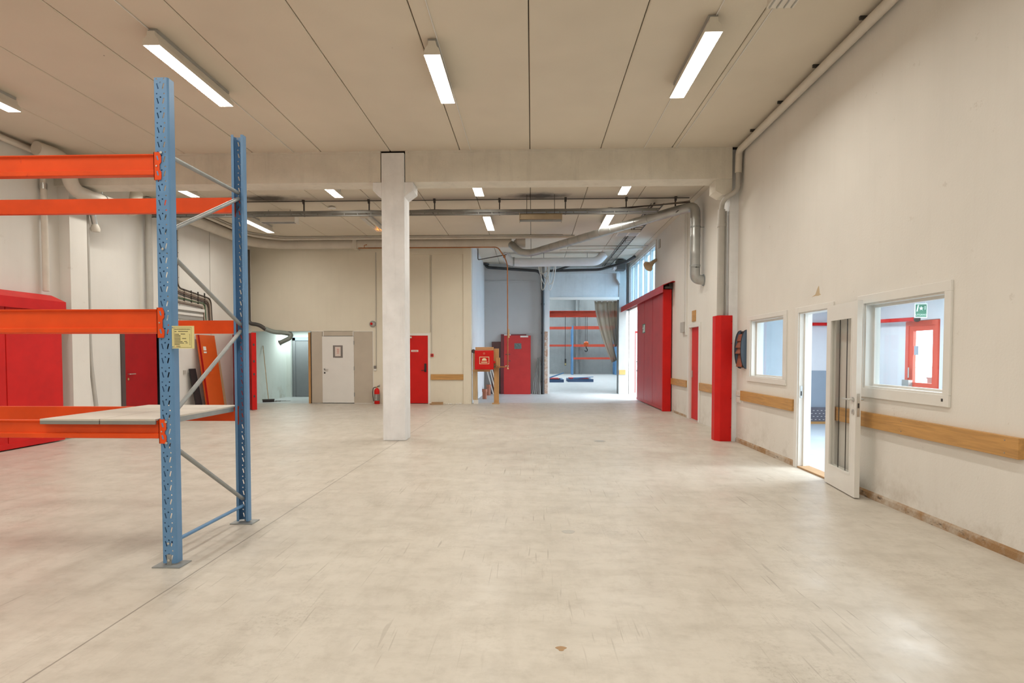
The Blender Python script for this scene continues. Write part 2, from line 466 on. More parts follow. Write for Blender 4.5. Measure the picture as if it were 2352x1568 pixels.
def copy_tree(o, loc, parent=None):
    c = o.copy(); COL.objects.link(c)
    c.parent = parent
    if loc is not None: c.location = loc; WORLD[c.name] = Vector(loc)
    for ch in o.children: copy_tree(ch, None, c)
    return c

def area_light(t, x, y, z, sx, sy, col, watts):
    la = bpy.data.lights.new('tube_light', 'AREA'); la.shape = 'RECTANGLE'; la.size = sx; la.size_y = sy
    la.color = col; la.energy = watts
    lo = bpy.data.objects.new('tube_light', la); COL.objects.link(lo); link(lo, t, (x, y, z))

def wall_holes(axis, c0, c1, a0, a1, z0, z1, holes):
    """solid wall: axis 'x' = plane of constant X (c0..c1 thick, a along Y); holes (a0,a1,z0,z1)"""
    A = sorted({a0, a1} | {min(max(h[i], a0), a1) for h in holes for i in (0, 1)})
    Z = sorted({z0, z1} | {min(max(h[i], z0), z1) for h in holes for i in (2, 3)})
    mb = MB()
    for i in range(len(A) - 1):
        for j in range(len(Z) - 1):
            ca = (A[i] + A[i + 1]) / 2; cz = (Z[j] + Z[j + 1]) / 2
            if any(h[0] < ca < h[1] and h[2] < cz < h[3] for h in holes): continue
            if axis == 'x': mb.box(c0, c1, A[i], A[i + 1], Z[j], Z[j + 1])
            else: mb.box(A[i], A[i + 1], c0, c1, Z[j], Z[j + 1])
    return mb

def text(name, body, size, m, parent, loc, rot, ext=0.0004, align='LEFT'):
    cu = bpy.data.curves.new(name, 'FONT'); cu.body = body; cu.size = size; cu.extrude = ext; cu.align_x = align
    t = bpy.data.objects.new(name, cu); COL.objects.link(t)
    dg = bpy.context.evaluated_depsgraph_get()
    me = bpy.data.meshes.new_from_object(t.evaluated_get(dg))
    bpy.data.objects.remove(t)
    me.materials.clear(); me.materials.append(M[m])
    o = bpy.data.objects.new(name, me); COL.objects.link(o)
    link(o, parent, loc); o.rotation_euler = rot
    return o

# ================================================================ SETTING
CZ = 5.02
XR, XRB, XL, XLB, YBK = 3.55, 3.72, -8.45, -8.70, 17.6

struct(B(-40, 60, -20, 80, -0.35, -0.10).build('ground', 'concrete_far'), 'grey paved ground around the building', 'ground')
fl = MB().box(-9.0, -1.9, -5, YBK, -0.1, 0).box(-1.9, 3.75, -5, 18.0, -0.1, 0)
struct(fl.build('floor', 'floor'), 'scuffed beige coated concrete floor of the hall', 'floor')
struct(B(-1.9, 4.2, 18.0, 22.5, -0.1, 0).build('floor_alcove', 'floor_cool'), 'pale grey concrete floor before the far opening', 'floor')
struct(B(-4.2, 10, 22.5, 46.4, -0.1, 0).build('floor_far_room', 'floor_cool'), 'grey concrete floor of the far store room', 'floor')
struct(B(-9.0, -6.8, YBK, 21.2, -0.1, 0).build('floor_corridor', 'floor_cool'), 'pale floor of the corridor behind the broom', 'floor')
struct(B(3.75, 7.0, 2.8, 13.0, -0.1, 0.0).build('floor_office', 'office_floor'), 'shiny pale blue floor of the office', 'floor')

# ceiling of hollow-core planks with open joints
ceil = struct(B(-9.0, 4.0, -5, 22.5, CZ + 0.03, CZ + 0.25).build('ceiling', 'joint'), 'beige painted ceiling of long concrete planks', 'ceiling')
edges = [-8.95] + [-0.04 + 1.208 * k for k in range(-7, 4)]
edges = sorted(e for e in edges if e < 3.9) + [3.95]
for i in range(len(edges) - 1):
    a, b = edges[i], edges[i + 1]
    if b - a < 0.05: continue
    for (y0, y1) in ((-4.98, 9.98), (10.36, 22.48)):
        MB().prism([(a + 0.006, CZ + 0.031), (a + 0.006, CZ + 0.008), (a + 0.016, CZ), (b - 0.016, CZ), (b - 0.006, CZ + 0.008), (b - 0.006, CZ + 0.031)], 'y', y0, y1).build('plank', 'ceiling', ceil)

# ---- right wall with office windows and doorway
wr = wall_holes('x', XR, XR + 0.15, -5, 10.10, 0, CZ, [(8.24, 9.46, 1.15, 2.06), (7.00, 7.79, -1, 2.07), (5.07, 6.27, 1.155, 2.045)])
struct(wr.build('wall_right', 'wall'), 'long warm white painted wall with the office windows', 'wall')
wrb = wall_holes('x', XRB, XRB + 0.22, 10.10, 22.6, 0, CZ, [(12.92, 13.72, -1, 2.15), (18.6, 22.22, -1, 3.2), (17.66, 22.22, 3.37, 4.86)])
struct(wrb.build('wall_right_far', 'wall'), 'warm white wall behind the red sliding gate', 'wall')
# ---- left walls
struct(B(XL - 0.25, XL, -5, 10.05, 0, CZ).build('wall_left', 'wall'), 'warm white side wall behind the red panelled gate', 'wall')
wl = wall_holes('x', XLB - 0.15, XLB, 10.05, YBK, 0, CZ, [(11.86, 13.80, -1, 2.14), (15.30, 15.325, -1, 6), (13.94, 13.955, 2.3, 6)])
wlo = struct(wl.build('wall_left_far', 'wall'), 'white panelled side wall behind the rack', 'wall')
B(XLB - 0.17, XLB - 0.155, 15.2, 15.4, 0, CZ).build('joint_backing', 'joint', wlo)
struct(B(-9.0, 4.0, -5.2, -5.0, 0, CZ).build('wall_front', 'wall'), 'warm white end wall of the hall', 'wall')
# ---- back wall
wb = wall_holes('y', YBK, YBK + 0.2, -8.95, -1.86, 0, CZ, [(-8.76, -4.90, -1, 2.24), (-4.13, -3.18, -1, 2.13), (-3.13, -3.118, 2.2, 4.56)])
wbo = struct(wb.build('wall_back', 'wall_back'), 'beige rear wall with the plasterboard infill and red door', 'wall')
B(-3.2, -3.05, YBK + 0.205, YBK + 0.215, 2.2, 4.7).build('joint_backing', 'joint', wbo)
B(-3.9, -2.08, YBK - 0.035, YBK, 4.57, CZ).build('top_band', 'wall_back', wbo)
B(-2.10, -1.86, YBK - 0.06, YBK, 0, CZ).build('pilaster', 'wall_back', wbo)
# added slab, blocks sky light leaking round the rear doors
struct(B(-6.66, -1.96, YBK + 0.25, YBK + 0.35, -0.05, CZ).build('wall_rear_light_block', 'wall_cool'), 'added unseen slab blocking daylight behind the rear doors', 'wall')
# ---- alcove
struct(B(-1.95, -1.85, YBK + 0.2, 22.3, 0, CZ).build('wall_alcove_side', 'wall_white'), 'bluish white side wall of the recess', 'wall')
wa = struct(B(-1.95, 0.47, 22.3, 22.5, 0, CZ).build('wall_alcove_back', 'wall_cool'), 'grey painted wall behind the leaning red doors', 'wall')
B(-1.85, 0.40, 22.27, 22.3, 4.30, 4.36).build('ledge', 'wall_cool', wa)
pr = struct(MB().box(0.47, 0.67, 22.12, 22.5, 0, CZ).build('pillar_brick', 'wall_white'), 'white pier with plaster hacked off down to brick', 'pillar')
B(0.475, 0.60, 22.10, 22.125, 0.02, 2.40).build('bare_brick_strip', 'brick', pr)
lt = struct(B(0.67, 3.33, 22.25, 22.5, 3.66, CZ).build('lintel', 'concrete_cool'), 'pale concrete lintel over the far opening', 'lintel')
B(0.60, 3.33, 22.16, 22.25, 4.62, 4.86).build('upper_band', 'concrete_cool', lt)
B(0.67, 3.33, 22.20, 22.26, 3.62, 3.72).build('edge_trim', 'white', lt)
pl = struct(MB().box(3.33, 3.60, 22.22, 22.6, 0, CZ).build('pillar_corner', 'concrete_far'), 'grey corner pillar beside the gate opening', 'pillar')
B(3.60, 3.70, 22.22, 22.6, 0, 3.2).build('white_jamb', 'white', pl)
B(3.345, 3.585, 22.19, 22.22, 0.75, 0.93).build('wood_block', 'wood_x', pl)
MB().prism([(3.33, 4.6), (3.20, 4.6), (3.20, 4.40), (3.33, 4.18)], 'y', 22.0, 22.22).build('corbel', 'concrete_cool', pl)

# ---- far store room
struct(wall_holes('y', 46.0, 46.3, -4.2, 10, 0, 8, []).build('wall_far_room', 'concrete_far'), 'grey concrete wall behind the far pallet racking', 'wall')
wf2 = wall_holes('y', 22.5, 22.7, -4.2, 10, 0, 8, [(0.67, 3.33, -1, 3.66), (3.7, 10, -1, 8)])
struct(wf2.build('wall_far_room_front', 'concrete_far'), 'store room side of the recess wall', 'wall')
struct(B(-4.4, -4.2, 22.5, 46.3, 0, 8).build('wall_far_room_left', 'concrete_far'), 'side wall of the far store room', 'wall')
struct(B(9.8, 10.0, 25.6, 46.3, 0, 8).build('wall_far_room_right', 'concrete_far'), 'outer side wall of the far store room', 'wall')
struct(B(3.95, 10.0, 25.4, 25.6, 0, 8).build('wall_store_return', 'wall_white'), 'white wall of the yard beside the gate opening', 'wall')
struct(B(3.85, 4.0, 22.7, 25.6, 0, 8).build('wall_store_corner', 'wall_white'), 'white return wall beyond the gate opening', 'wall')
rf = MB()
for a, b in ((-4.4, -1.4), (0.8, 4.9), (7.1, 10.0)): rf.box(a, b, 22.5 if b < 0 else 25.4, 46.3, 8.0, 8.2)
rf.box(-1.4, 3.85, 22.5, 25.4, 8.0, 8.2)
struct(rf.build('roof', 'concrete_far'), 'roof strips of the far store room', 'roof')
for i, (a, b) in enumerate(((-1.4, 0.8), (4.9, 7.1))):  # unseen rooflights, added to let sky light into the store room
    w = struct(B(a, b, 25.4, 46.3, 8.06, 8.08).build('window_%d' % (10 + i), 'glass'), 'unseen rooflight strip added for daylight %s the store room' % ('over the middle of' if i else 'along the inner side of'), 'window')

# ---- corridor
cw = struct(B(-8.95, -8.78, YBK + 0.2, 21.0, 0, 2.6).build('wall_corridor', 'corridor'), 'greenish white corridor wall behind the broom', 'wall')
B(-8.78, -8.62, 20.25, 20.45, 0, 2.3).build('pilaster', 'corridor', cw)
cb = struct(B(-8.78, -6.7, 20.45, 20.65, 0, 2.6).build('wall_corridor_end', 'corridor'), 'end wall around the grey corridor door', 'wall')
struct(B(-6.86, -6.7, YBK + 0.2, 20.45, 0, 2.6).build('wall_corridor_inner', 'corridor'), 'inner wall of the corridor', 'wall')
struct(B(-9.0, -6.7, YBK + 0.2, 20.65, 2.42, 2.6).build('ceiling_corridor', 'grey_door'), 'dark low ceiling of the corridor', 'ceiling')
d = thing('door_5', (-8.2, 20.42, 0), 'grey steel door with a lighter head at the corridor end', 'door', kind='structure')
B(-8.60, -8.50, 20.37, 20.45, 0, 2.12).build('frame', 'grey_door', d); B(-7.72, -7.62, 20.37, 20.45, 0, 2.12).build('frame', 'grey_door', d)
B(-8.60, -7.62, 20.37, 20.45, 2.02, 2.14).build('head', 'dado', d)
B(-8.50, -7.72, 20.40, 20.44, 0.01, 2.02).build('leaf', 'grey_door', d)
B(-7.86, -7.80, 20.385, 20.40, 0.98, 1.12).build('handle', 'steel', d)

# ---- office behind the right wall
struct(wall_holes('x', 6.70, 6.88, 2.8, 13.0, 0, 2.75, [(9.70, 10.56, -1, 2.10), (3.4, 9.2, 0.2, 2.5)]).build('wall_office_outer', 'office_wall'), 'pale outer office wall with the red glazed door', 'wall')
we = struct(B(3.95, 6.7, 12.8, 13.0, 0, 2.75).build('wall_office_end', 'office_wall'), 'white end wall of the office above the grey dado', 'wall')
B(4.0, 6.69, 12.785, 12.80, 0.36, 1.16).build('dado', 'dado', we)
lp = B(4.0, 6.69, 12.74, 12.80, 0.05, 0.36).build('perforated_panel', 'carpet', we)
sl = MB()
for r in range(4):
    for k in range(22):
        x = 4.9 + k * 0.085 + (0.04 if r % 2 else 0)
        sl.box(x, x + 0.035, 12.736, 12.7405, 0.09 + r * 0.065, 0.10 + r * 0.065)
sl.build('perforations', 'white', lp)['kind'] = 'stuff'
B(4.0, 6.69, 12.72, 12.80, 0.0, 0.05).build('wood_foot', 'wood_x', we)
struct(B(3.7, 6.88, 2.6, 2.8, 0, 2.75).build('wall_office_near', 'office_wall'), 'pale near end wall of the office', 'wall')
struct(MB().box(3.95, 6.9, 2.6, 13.0, 2.62, 2.75).box(3.70, 3.95, 2.6, 10.1, 2.62, 2.75).build('ceiling_office', 'office_wall'), 'white office ceiling', 'ceiling')
struct(B(3.95, 4.85, 10.6, 10.7, 0, 2.62).build('wall_office_partition', 'blind'), 'blue grey office partition seen through the small window', 'wall')
struct(B(3.94, 4.0, 10.1, 12.8, 0, 2.62).build('wall_office_inner', 'office_wall'), 'inner office wall beyond the doorway', 'wall')
w = thing('window_3', (6.75, 6.15, 0.9), 'unseen outer office window strip added for daylight', 'window', kind='structure')  # unseen window, added and sized to bring daylight into the office
B(6.76, 6.775, 3.4, 9.2, 0.2, 2.5).build('pane', 'glass', w)
for y in (3.4, 5.3, 7.25, 9.14): B(6.74, 6.80, y, y + 0.06, 0.2, 2.5).build('mullion', 'white', w)

# ---- beams and columns
bm1 = struct(B(XL, -2.625, 9.97, 10.37, 4.49, CZ).build('beam', 'concrete'), 'cast concrete beam between the column and the side wall behind the rack', 'beam')
bm2 = struct(B(-2.195, 3.39, 9.97, 10.37, 4.49, CZ).build('beam', 'concrete'), 'cast concrete beam between the free column and the office wall', 'beam')
for (x0, x1, b) in ((XL, -2.63, bm1), (-2.19, 3.38, bm2)):
    B(x0, x1, 9.955, 9.97, 4.985, 5.02).build('top_lip', 'concrete', b)
cl = struct(B(-2.61, -2.21, 9.955, 10.36, 0, 4.99).build('column', 'column', bev=0.012), 'free-standing white concrete column carrying the beams', 'column')
MB().prism([(-2.61, 4.485), (-2.76, 4.485), (-2.76, 4.35), (-2.61, 4.24)], 'y', 9.965, 10.35).build('corbel', 'column', cl)
MB().prism([(-2.21, 4.485), (-2.06, 4.485), (-2.06, 4.35), (-2.21, 4.24)], 'y', 9.965, 10.35).build('corbel', 'column', cl)
cr = struct(B(3.40, 3.72, 10.10, 10.48, 0, CZ).build('column', 'column'), 'white wall column beside the red pipe guard', 'column')
MB().prism([(3.40, 4.49), (3.12, 4.49), (3.12, 4.30), (3.24, 4.23), (3.40, 4.23)], 'y', 10.0, 10.34).build('corbel', 'concrete', cr)
cp = struct(B(XLB, XL + 0.20, 10.05, 10.45, 0, CZ).build('column', 'wall'), 'white wall column behind the rack beside the red gate', 'column')

# ---- skirting remains of the right wall
for i, (a, b) in enumerate(((-5, 6.90), (7.87, 10.08))):
    struct(MB().prism([(XR, 0), (XR - 0.018, 0), (XR - 0.014, 0.055), (XR, 0.075)], 'y', a, b).build('baseboard_right', 'peeled'), ('brown peeled skirting running towards the viewer' if i == 0 else 'brown peeled skirting between doorway and red pipe guard'), 'skirting')
struct(MB().prism([(XRB, 0), (XRB - 0.014, 0), (XRB - 0.01, 0.04), (XRB, 0.055)], 'y', 13.85, 15.3).build('baseboard_right', 'peeled'), 'worn skirting between red gate and narrow red door', 'skirting')

# ---------------------------------------------------------------- windows in right wall
def casing(w, y0, y1, z0, z1, oy0, oy1, oz0, oz1):
    B(XR - 0.02, XR, oy0, oy1, z1, oz1).build('head_casing', 'white', w, bev=0.003)
    B(XR - 0.022, XR, oy0, oy1, oz0, z0).build('sill_casing', 'white', w, bev=0.003)
    B(XR - 0.02, XR, oy0, y0, z0, z1).build('side_casing', 'white', w, bev=0.003)
    B(XR - 0.02, XR, y1, oy1, z0, z1).build('side_casing', 'white', w, bev=0.003)
    f = MB()
    f.box(XR + 0.0, XR + 0.15, y0, y0 + 0.018, z0, z1).box(XR, XR + 0.15, y1 - 0.018, y1, z0, z1)
    f.box(XR, XR + 0.15, y0 + 0.018, y1 - 0.018, z0, z0 + 0.018).box(XR, XR + 0.15, y0 + 0.018, y1 - 0.018, z1 - 0.018, z1)
    f.build('reveal_lining', 'white', w)
    f = MB(); a, b = XR + 0.075, XR + 0.115
    f.box(a, b, y0 + 0.018, y0 + 0.045, z0 + 0.018, z1 - 0.018).box(a, b, y1 - 0.045, y1 - 0.018, z0 + 0.018, z1 - 0.018)
    f.box(a, b, y0 + 0.045, y1 - 0.045, z0 + 0.018, z0 + 0.04).box(a, b, y0 + 0.045, y1 - 0.045, z1 - 0.045, z1 - 0.018)
    f.build('glazing_bead', 'white', w)
    B(XR + 0.09, XR + 0.096, y0 + 0.04, y1 - 0.04, z0 + 0.03, z1 - 0.03).build('pane', 'glass', w)
w1 = thing('window_1', (XR, 8.85, 1.08), 'small white framed interior window beside the magazine holder', 'window', kind='structure')
casing(w1, 8.24, 9.46, 1.15, 2.06, 8.14, 9.60, 1.075, 2.125)
w2 = thing('window_2', (XR, 5.67, 1.06), 'large white framed interior window looking on the red glazed door', 'window', kind='structure')
casing(w2, 5.07, 6.27, 1.155, 2.045, 4.99, 6.39, 1.055, 2.135)
B(XR - 0.024, XR - 0.022, 5.055, 5.075, 1.10, 1.125).build('latch', 'black', w2)

# ---------------------------------------------------------------- office doorway, leaf swung open
d1 = thing('door_1', (XR, 7.4, 0), 'open white office door with a tall three-strip glass pane', 'door', kind='structure')
B(XR - 0.02, XR, 7.78, 7.865, 0, 2.13).build('casing', 'white', d1, bev=0.003)
B(XR - 0.02, XR, 6.89, 7.01, 0, 2.13).build('casing', 'white', d1, bev=0.003)
B(XR - 0.02, XR, 7.01, 7.78, 2.06, 2.13).build('casing', 'white', d1, bev=0.003)
B(XR, XR + 0.16, 7.765, 7.79, 0, 2.07).build('jamb', 'white', d1); B(XR, XR + 0.16, 7.0, 7.025, 0, 2.07).build('jamb', 'white', d1)
B(XR, XR + 0.16, 7.025, 7.765, 2.045, 2.07).build('jamb', 'white', d1)
B(XR + 0.06, XR + 0.10, 7.745, 7.765, 0.02, 2.045).build('stop', 'white', d1)
B(XR - 0.01, XR + 0.16, 7.025, 7.765, 0, 0.022).build('threshold', 'card', d1, bev=0.004)
B(XR + 0.015, XR + 0.045, 7.760, 7.7645, 0.93, 1.09).build('strike_plate', 'steel', d1)
B(XR + 0.022, XR + 0.036, 7.757, 7.7605, 0.96, 1.02).build('strike_opening', 'black', d1)
hx, hy = 3.500, 6.86
ang = math.atan2(-0.79, -0.092)           # direction of the leaf in plan
RZ = Matrix.Rotation(ang, 3, 'Z')
def leafbox(mb, u0, u1, v0, v1, z0, z1):
    """u along the leaf, v across it (v>0 towards the hall)"""
    vs = []
    for z in (z0, z1):
        for (u, v) in ((u0, v0), (u1, v0), (u1, v1), (u0, v1)):
            q = RZ @ Vector((u, -v, 0)); vs.append((hx + q.x, hy + q.y, z))
    return mb.add(vs, [(0, 3, 2, 1), (4, 5, 6, 7), (0, 1, 5, 4), (1, 2, 6, 5), (2, 3, 7, 6), (3, 0, 4, 7)])
LW, LT = 0.80, 0.05
lf = MB(); zb, zt = 0.012, 2.065
leafbox(lf, 0, 0.115, 0, LT, zb, zt); leafbox(lf, LW - 0.125, LW, 0, LT, zb, zt)
leafbox(lf, 0.115, LW - 0.125, 0, LT, zb, 0.235); leafbox(lf, 0.115, LW - 0.125, 0, LT, zt - 0.165, zt)
leaf = lf.build('leaf', 'white', d1)
bd = MB()
for v0, v1 in ((-0.004, 0.012), (LT - 0.012, LT + 0.004)):
    leafbox(bd, 0.105, 0.125, v0, v1, 0.225, zt - 0.155); leafbox(bd, LW - 0.135, LW - 0.115, v0, v1, 0.225, zt - 0.155)
    leafbox(bd, 0.125, LW - 0.135, v0, v1, 0.225, 0.245); leafbox(bd, 0.125, LW - 0.135, v0, v1, zt - 0.175, zt - 0.155)
bd.build('glazing_bead', 'white', leaf)
leafbox(MB(), 0.12, LW - 0.13, 0.021, 0.029, 0.235, zt - 0.165).build('pane', 'glass_door', leaf)
for u in (0.31, 0.50): leafbox(MB(), u, u + 0.004, 0.0205, 0.0295, 0.235, zt - 0.165).build('lead_strip', 'dark', leaf)
for side in (1, -1):
    v0 = LT if side > 0 else 0
    q = lambda u, v, z: tuple(Vector((hx, hy, z)) + RZ @ Vector((u, -v, 0)))
    off = 0.05 * side
    T([q(LW - 0.055, v0, 1.035), q(LW - 0.055, v0 + off, 1.035), q(LW - 0.19, v0 + off, 1.035)], 0.0095, 10, rad=0.02).build('lever_handle', 'steel', leaf, smooth=True)
    MB().lathe([(0.026, 0), (0.026, 0.008)], q(LW - 0.055, v0 if side > 0 else v0 - 0.008, 1.035), tuple(RZ @ Vector((0, -1, 0)))).build('rosette', 'steel', leaf)
    MB().lathe([(0.026, 0), (0.026, 0.008), (0.012, 0.012)], q(LW - 0.055, v0 if side > 0 else v0 - 0.008, 0.905), tuple(RZ @ Vector((0, -1, 0)))).build('lock_cylinder', 'steel', leaf)
lk = leafbox(MB(), LW, LW + 0.003, 0.012, LT - 0.012, 0.86, 1.10).build('lock_plate', 'steel', leaf)
leafbox(MB(), LW + 0.002, LW + 0.006, 0.017, LT - 0.017, 0.95, 1.0).build('latch_bolt', 'dark', lk)
for z in (0.25, 1.85): T([(XR - 0.022, 6.93, z), (XR - 0.022, 6.93, z + 0.09)], 0.011, 8).build('hinge', 'steel', d1)

# ---------------------------------------------------------------- narrow red door in the far right wall
d2 = thing('door_2', (XRB, 13.3, 0), 'narrow red door recessed in a white frame beyond the pipe guard', 'door', kind='structure')
for (a, b, z0, z1) in ((12.82, 12.93, 0, 2.23), (13.71, 13.84, 0, 2.23), (12.93, 13.71, 2.14, 2.23)):
    B(XRB - 0.025, XRB, a, b, z0, z1).build('casing', 'white', d2, bev=0.003)
B(XRB, XRB + 0.13, 13.69, 13.72, 0, 2.15).build('jamb', 'white', d2); B(XRB, XRB + 0.13, 12.92, 12.95, 0, 2.15).build('jamb', 'white', d2)
lf2 = B(XRB + 0.045, XRB + 0.095, 12.93, 13.71, 0.01, 2.14).build('leaf', 'red', d2)
B(XRB + 0.030, XRB + 0.045, 13.60, 13.64, 0.98, 1.14).build('lock_plate', 'steel', lf2)
B(XRB + 0.0, XRB + 0.2, 12.95, 13.69, 0.0, 0.012).build('threshold', 'grey_pipe', d2)

# ---------------------------------------------------------------- big red sliding gate, far right
d3 = thing('door_3', (3.6, 17.3, 0), 'big red panelled sliding gate standing partly open', 'gate', kind='structure')
gx = 3.50
n = 3
gy = [15.50, 16.85, 18.10, 19.32]
for i in range(3):
    B(gx, gx + 0.05, gy[i] + 0.011, gy[i + 1] - 0.011, 0.09, 3.19).build('panel', 'red_gate', d3, bev=0.006)
B(gx + 0.02, gx + 0.17, 15.50, 19.32, 0.03, 3.19).build('core', 'red_deep', d3)
B(gx - 0.03, gx + 0.19, 15.40, 15.50, 0.0, 3.24).build('end_post', 'red', d3, bev=0.006)
B(gx - 0.012, gx + 0.05, 15.50, 19.32, 0.02, 0.10).build('bottom_rail', 'red_gate', d3, bev=0.004)
sg = B(gx - 0.006, gx, 17.95, 18.38, 2.19, 2.47).build('exit_sign', 'green', d3)
B(gx - 0.010, gx - 0.0055, 17.98, 18.14, 2.22, 2.44).build('door_symbol', 'sign_white', sg)
MB().lathe([(0.025, 0), (0.025, 0.004)], (gx - 0.010, 18.24, 2.41), 'x', 12).build('figure_head', 'sign_white', sg)
f = MB()
for a, b in (((18.24, 2.385), (18.22, 2.30)), ((18.22, 2.30), (18.28, 2.215)), ((18.22, 2.30), (18.17, 2.25)), ((18.17, 2.25), (18.16, 2.21)), ((18.23, 2.37), (18.30, 2.33)), ((18.23, 2.37), (18.17, 2.34))):
    f.tube([(gx - 0.008, a[0], a[1]), (gx - 0.008, b[0], b[1])], 0.011, 6)
f.build('running_figure', 'sign_white', sg)
for z in (1.28, 0.98): MB().lathe([(0.018, 0), (0.018, 0.05)], (gx - 0.05, 19.20, z), 'x', 10).build('bolt', 'steel', d3)
tr = thing('gate_track', (3.6, 18.6, 3.2), 'red sloping track cover above the sliding gate', 'gate track')
MB().prism([(3.72, 3.42), (3.66, 3.43), (3.40, 3.33), (3.40, 3.14), (3.415, 3.14), (3.415, 3.32), (3.66, 3.415), (3.72, 3.405)], 'y', 15.15, 22.20).build('cover', 'red_gate', tr)
B(3.50, 3.66, 15.30, 22.20, 3.25, 3.30).build('rail', 'dark', tr)
for k in range(5): B(3.62, 3.72, 15.4 + k * 1.6, 15.46 + k * 1.6, 3.25, 3.40).build('bracket', 'dark', tr)

# ---------------------------------------------------------------- ribbon window over the gate
w4 = thing('window_4', (XRB, 19.9, 3.37), 'high ribbon window of tall blue panes above the gate', 'window', kind='structure')
ys = [17.66 + 0.912 * k for k in range(6)]
for k in range(5): B(3.80, 3.808, ys[k] + 0.035, ys[k + 1] - 0.035, 3.40, 4.83).build('pane', 'glass_blue', w4)
for k in range(6): B(3.76, 3.86, ys[k] - 0.035, ys[k] + 0.035, 3.37, 4.86).build('mullion', 'lamp_grey', w4)
B(3.76, 3.86, 17.70, 22.18, 3.37, 3.40).build('sill', 'white', w4); B(3.76, 3.86, 17.70, 22.18, 4.83, 4.86).build('head', 'white', w4)

# outside the gate
of = thing('door_frame', (4.3, 22.9, 0), 'slim red door frame standing in the white yard', 'door frame')
B(4.03, 4.11, 23.0, 23.08, 0, 2.45).build('post', 'red', of); B(5.05, 5.13, 23.0, 23.08, 0, 2.45).build('post', 'red', of); B(4.11, 5.05, 23.0, 23.08, 2.37, 2.45).build('head', 'red', of)

# ================================================================ PALLET RACK
def upright_tile():
    """one 100 mm pitch of a perforated upright web, 90 mm wide, with real cut-outs"""
    cu = bpy.data.curves.new('tile', 'CURVE'); cu.dimensions = '2D'; cu.fill_mode = 'BOTH'; cu.extrude = 0.0011
    def spl(pts):
        s = cu.splines.new('POLY'); s.points.add(len(pts) - 1); s.use_cyclic_u = True
        for p, q in zip(s.points, pts): p.co = (q[0], q[1], 0, 1)
    spl([(0, 0), (0.09, 0), (0.09, 0.1), (0, 0.1)])
    def circ(x, y, r, n=8): spl([(x + r * math.cos(2 * math.pi * k / n), y + r * math.sin(2 * math.pi * k / n)) for k in range(n)])
    def slot(x0, y0, x1, y1, w):
        d = Vector((x1 - x0, y1 - y0)).normalized(); p = Vector((-d.y, d.x)) * w
        spl([(x0 + p.x, y0 + p.y), (x0 - p.x, y0 - p.y), (x1 - p.x, y1 - p.y), (x1 + p.x, y1 + p.y)])
    circ(0.018, 0.090, 0.0055); circ(0.070, 0.090, 0.0055); circ(0.044, 0.066, 0.0058)
    slot(0.019, 0.060, 0.029, 0.022, 0.0045); slot(0.069, 0.060, 0.059, 0.022, 0.0045)
    o = bpy.data.objects.new('tile', cu); COL.objects.link(o)
    me = bpy.data.meshes.new_from_object(o.evaluated_get(bpy.context.evaluated_depsgraph_get()))
    vs = [v.co.copy() for v in me.vertices]; fs = [tuple(p.vertices) for p in me.polygons]
    bpy.data.objects.remove(o)
    return vs, fs
TILE = upright_tile()
RH = 3.44
def upright_mesh(x0, yweb, s):
    """s=+1: web faces -Y and flanges run to +Y; s=-1 mirrored"""
    mb = MB()
    npit = int(RH / 0.1)
    for k in range(npit):
        mb.add([(x0 + v.x, yweb + v.z, 0.02 + k * 0.1 + v.y) for v in TILE[0]], TILE[1])
    zt = 0.02 + npit * 0.1
    t = 0.0022
    for sx, xe in ((1, x0 + 0.09), (-1, x0)):
        mb.prism([(xe, yweb), (xe + sx * 0.008, yweb + s * 0.012), (xe + sx * 0.008, yweb + s * 0.068), (xe - sx * 0.014, yweb + s * 0.068), (xe - sx * 0.014, yweb + s * 0.0655),
                  (xe + sx * (0.008 - t), yweb + s * 0.0655), (xe + sx * (0.008 - t), yweb + s * 0.0125), (xe - sx * t, yweb + s * t)], 'z', 0.02, zt)
    return mb
rack = thing('pallet_rack', (-3.97, 4.5, 0), 'blue and orange pallet rack with a perforated upright frame', 'pallet rack')
YF, YR = 3.955, 5.055
BZ_F = [(2.752, 2.898), (1.656, 1.822), (0.911, 1.037)]
BZ_R = [(2.755, 2.882), (1.690, 1.806), (0.914, 1.037)]
def frame_at(x0, sgn):
    for (yw, s) in ((YF, 1), (YR, -1)):
        up = upright_mesh(x0, yw, s).build('upright', 'blue', rack)
        B(x0 - 0.055, x0 + 0.145, yw - 0.045 if s > 0 else yw - 0.10, yw + 0.10 if s > 0 else yw + 0.045, 0, 0.008).build('base_plate', 'galv', up)
        B(x0 + 0.028, x0 + 0.062, yw - s * 0.003, yw, 0.008, 0.085).build('foot_bracket', 'galv', up)
        for z in (0.045, 0.165, 0.88, 1.03, 2.24, 2.905) if s > 0 else ():
            MB().lathe([(0.009, 0), (0.009, 0.007), (0.004, 0.010)], (x0 + 0.044 if z > 0.1 else x0 + 0.045, yw - 0.010, z), 'y', 8).build('bolt', 'steel', up)
    xc = x0 + 0.045
    for i, ((ya, za), (yb, zb)) in enumerate((((4.0, 0.16), (5.0, 0.16)), ((4.0, 0.86), (5.0, 0.22)), ((4.0, 1.06), (5.0, 1.71)), ((4.0, 2.235), (5.0, 1.77)), ((4.0, 2.37), (5.0, 2.87)), ((4.0, 2.91), (5.0, 2.92)))):
        T([(xc, ya, za), (xc, yb, zb)], 0.0165 if i else 0.014, 12).build('brace', 'blue' if i == 0 else 'galv', rack, smooth=True)
frame_at(-2.62, 1); frame_at(-5.41, -1)
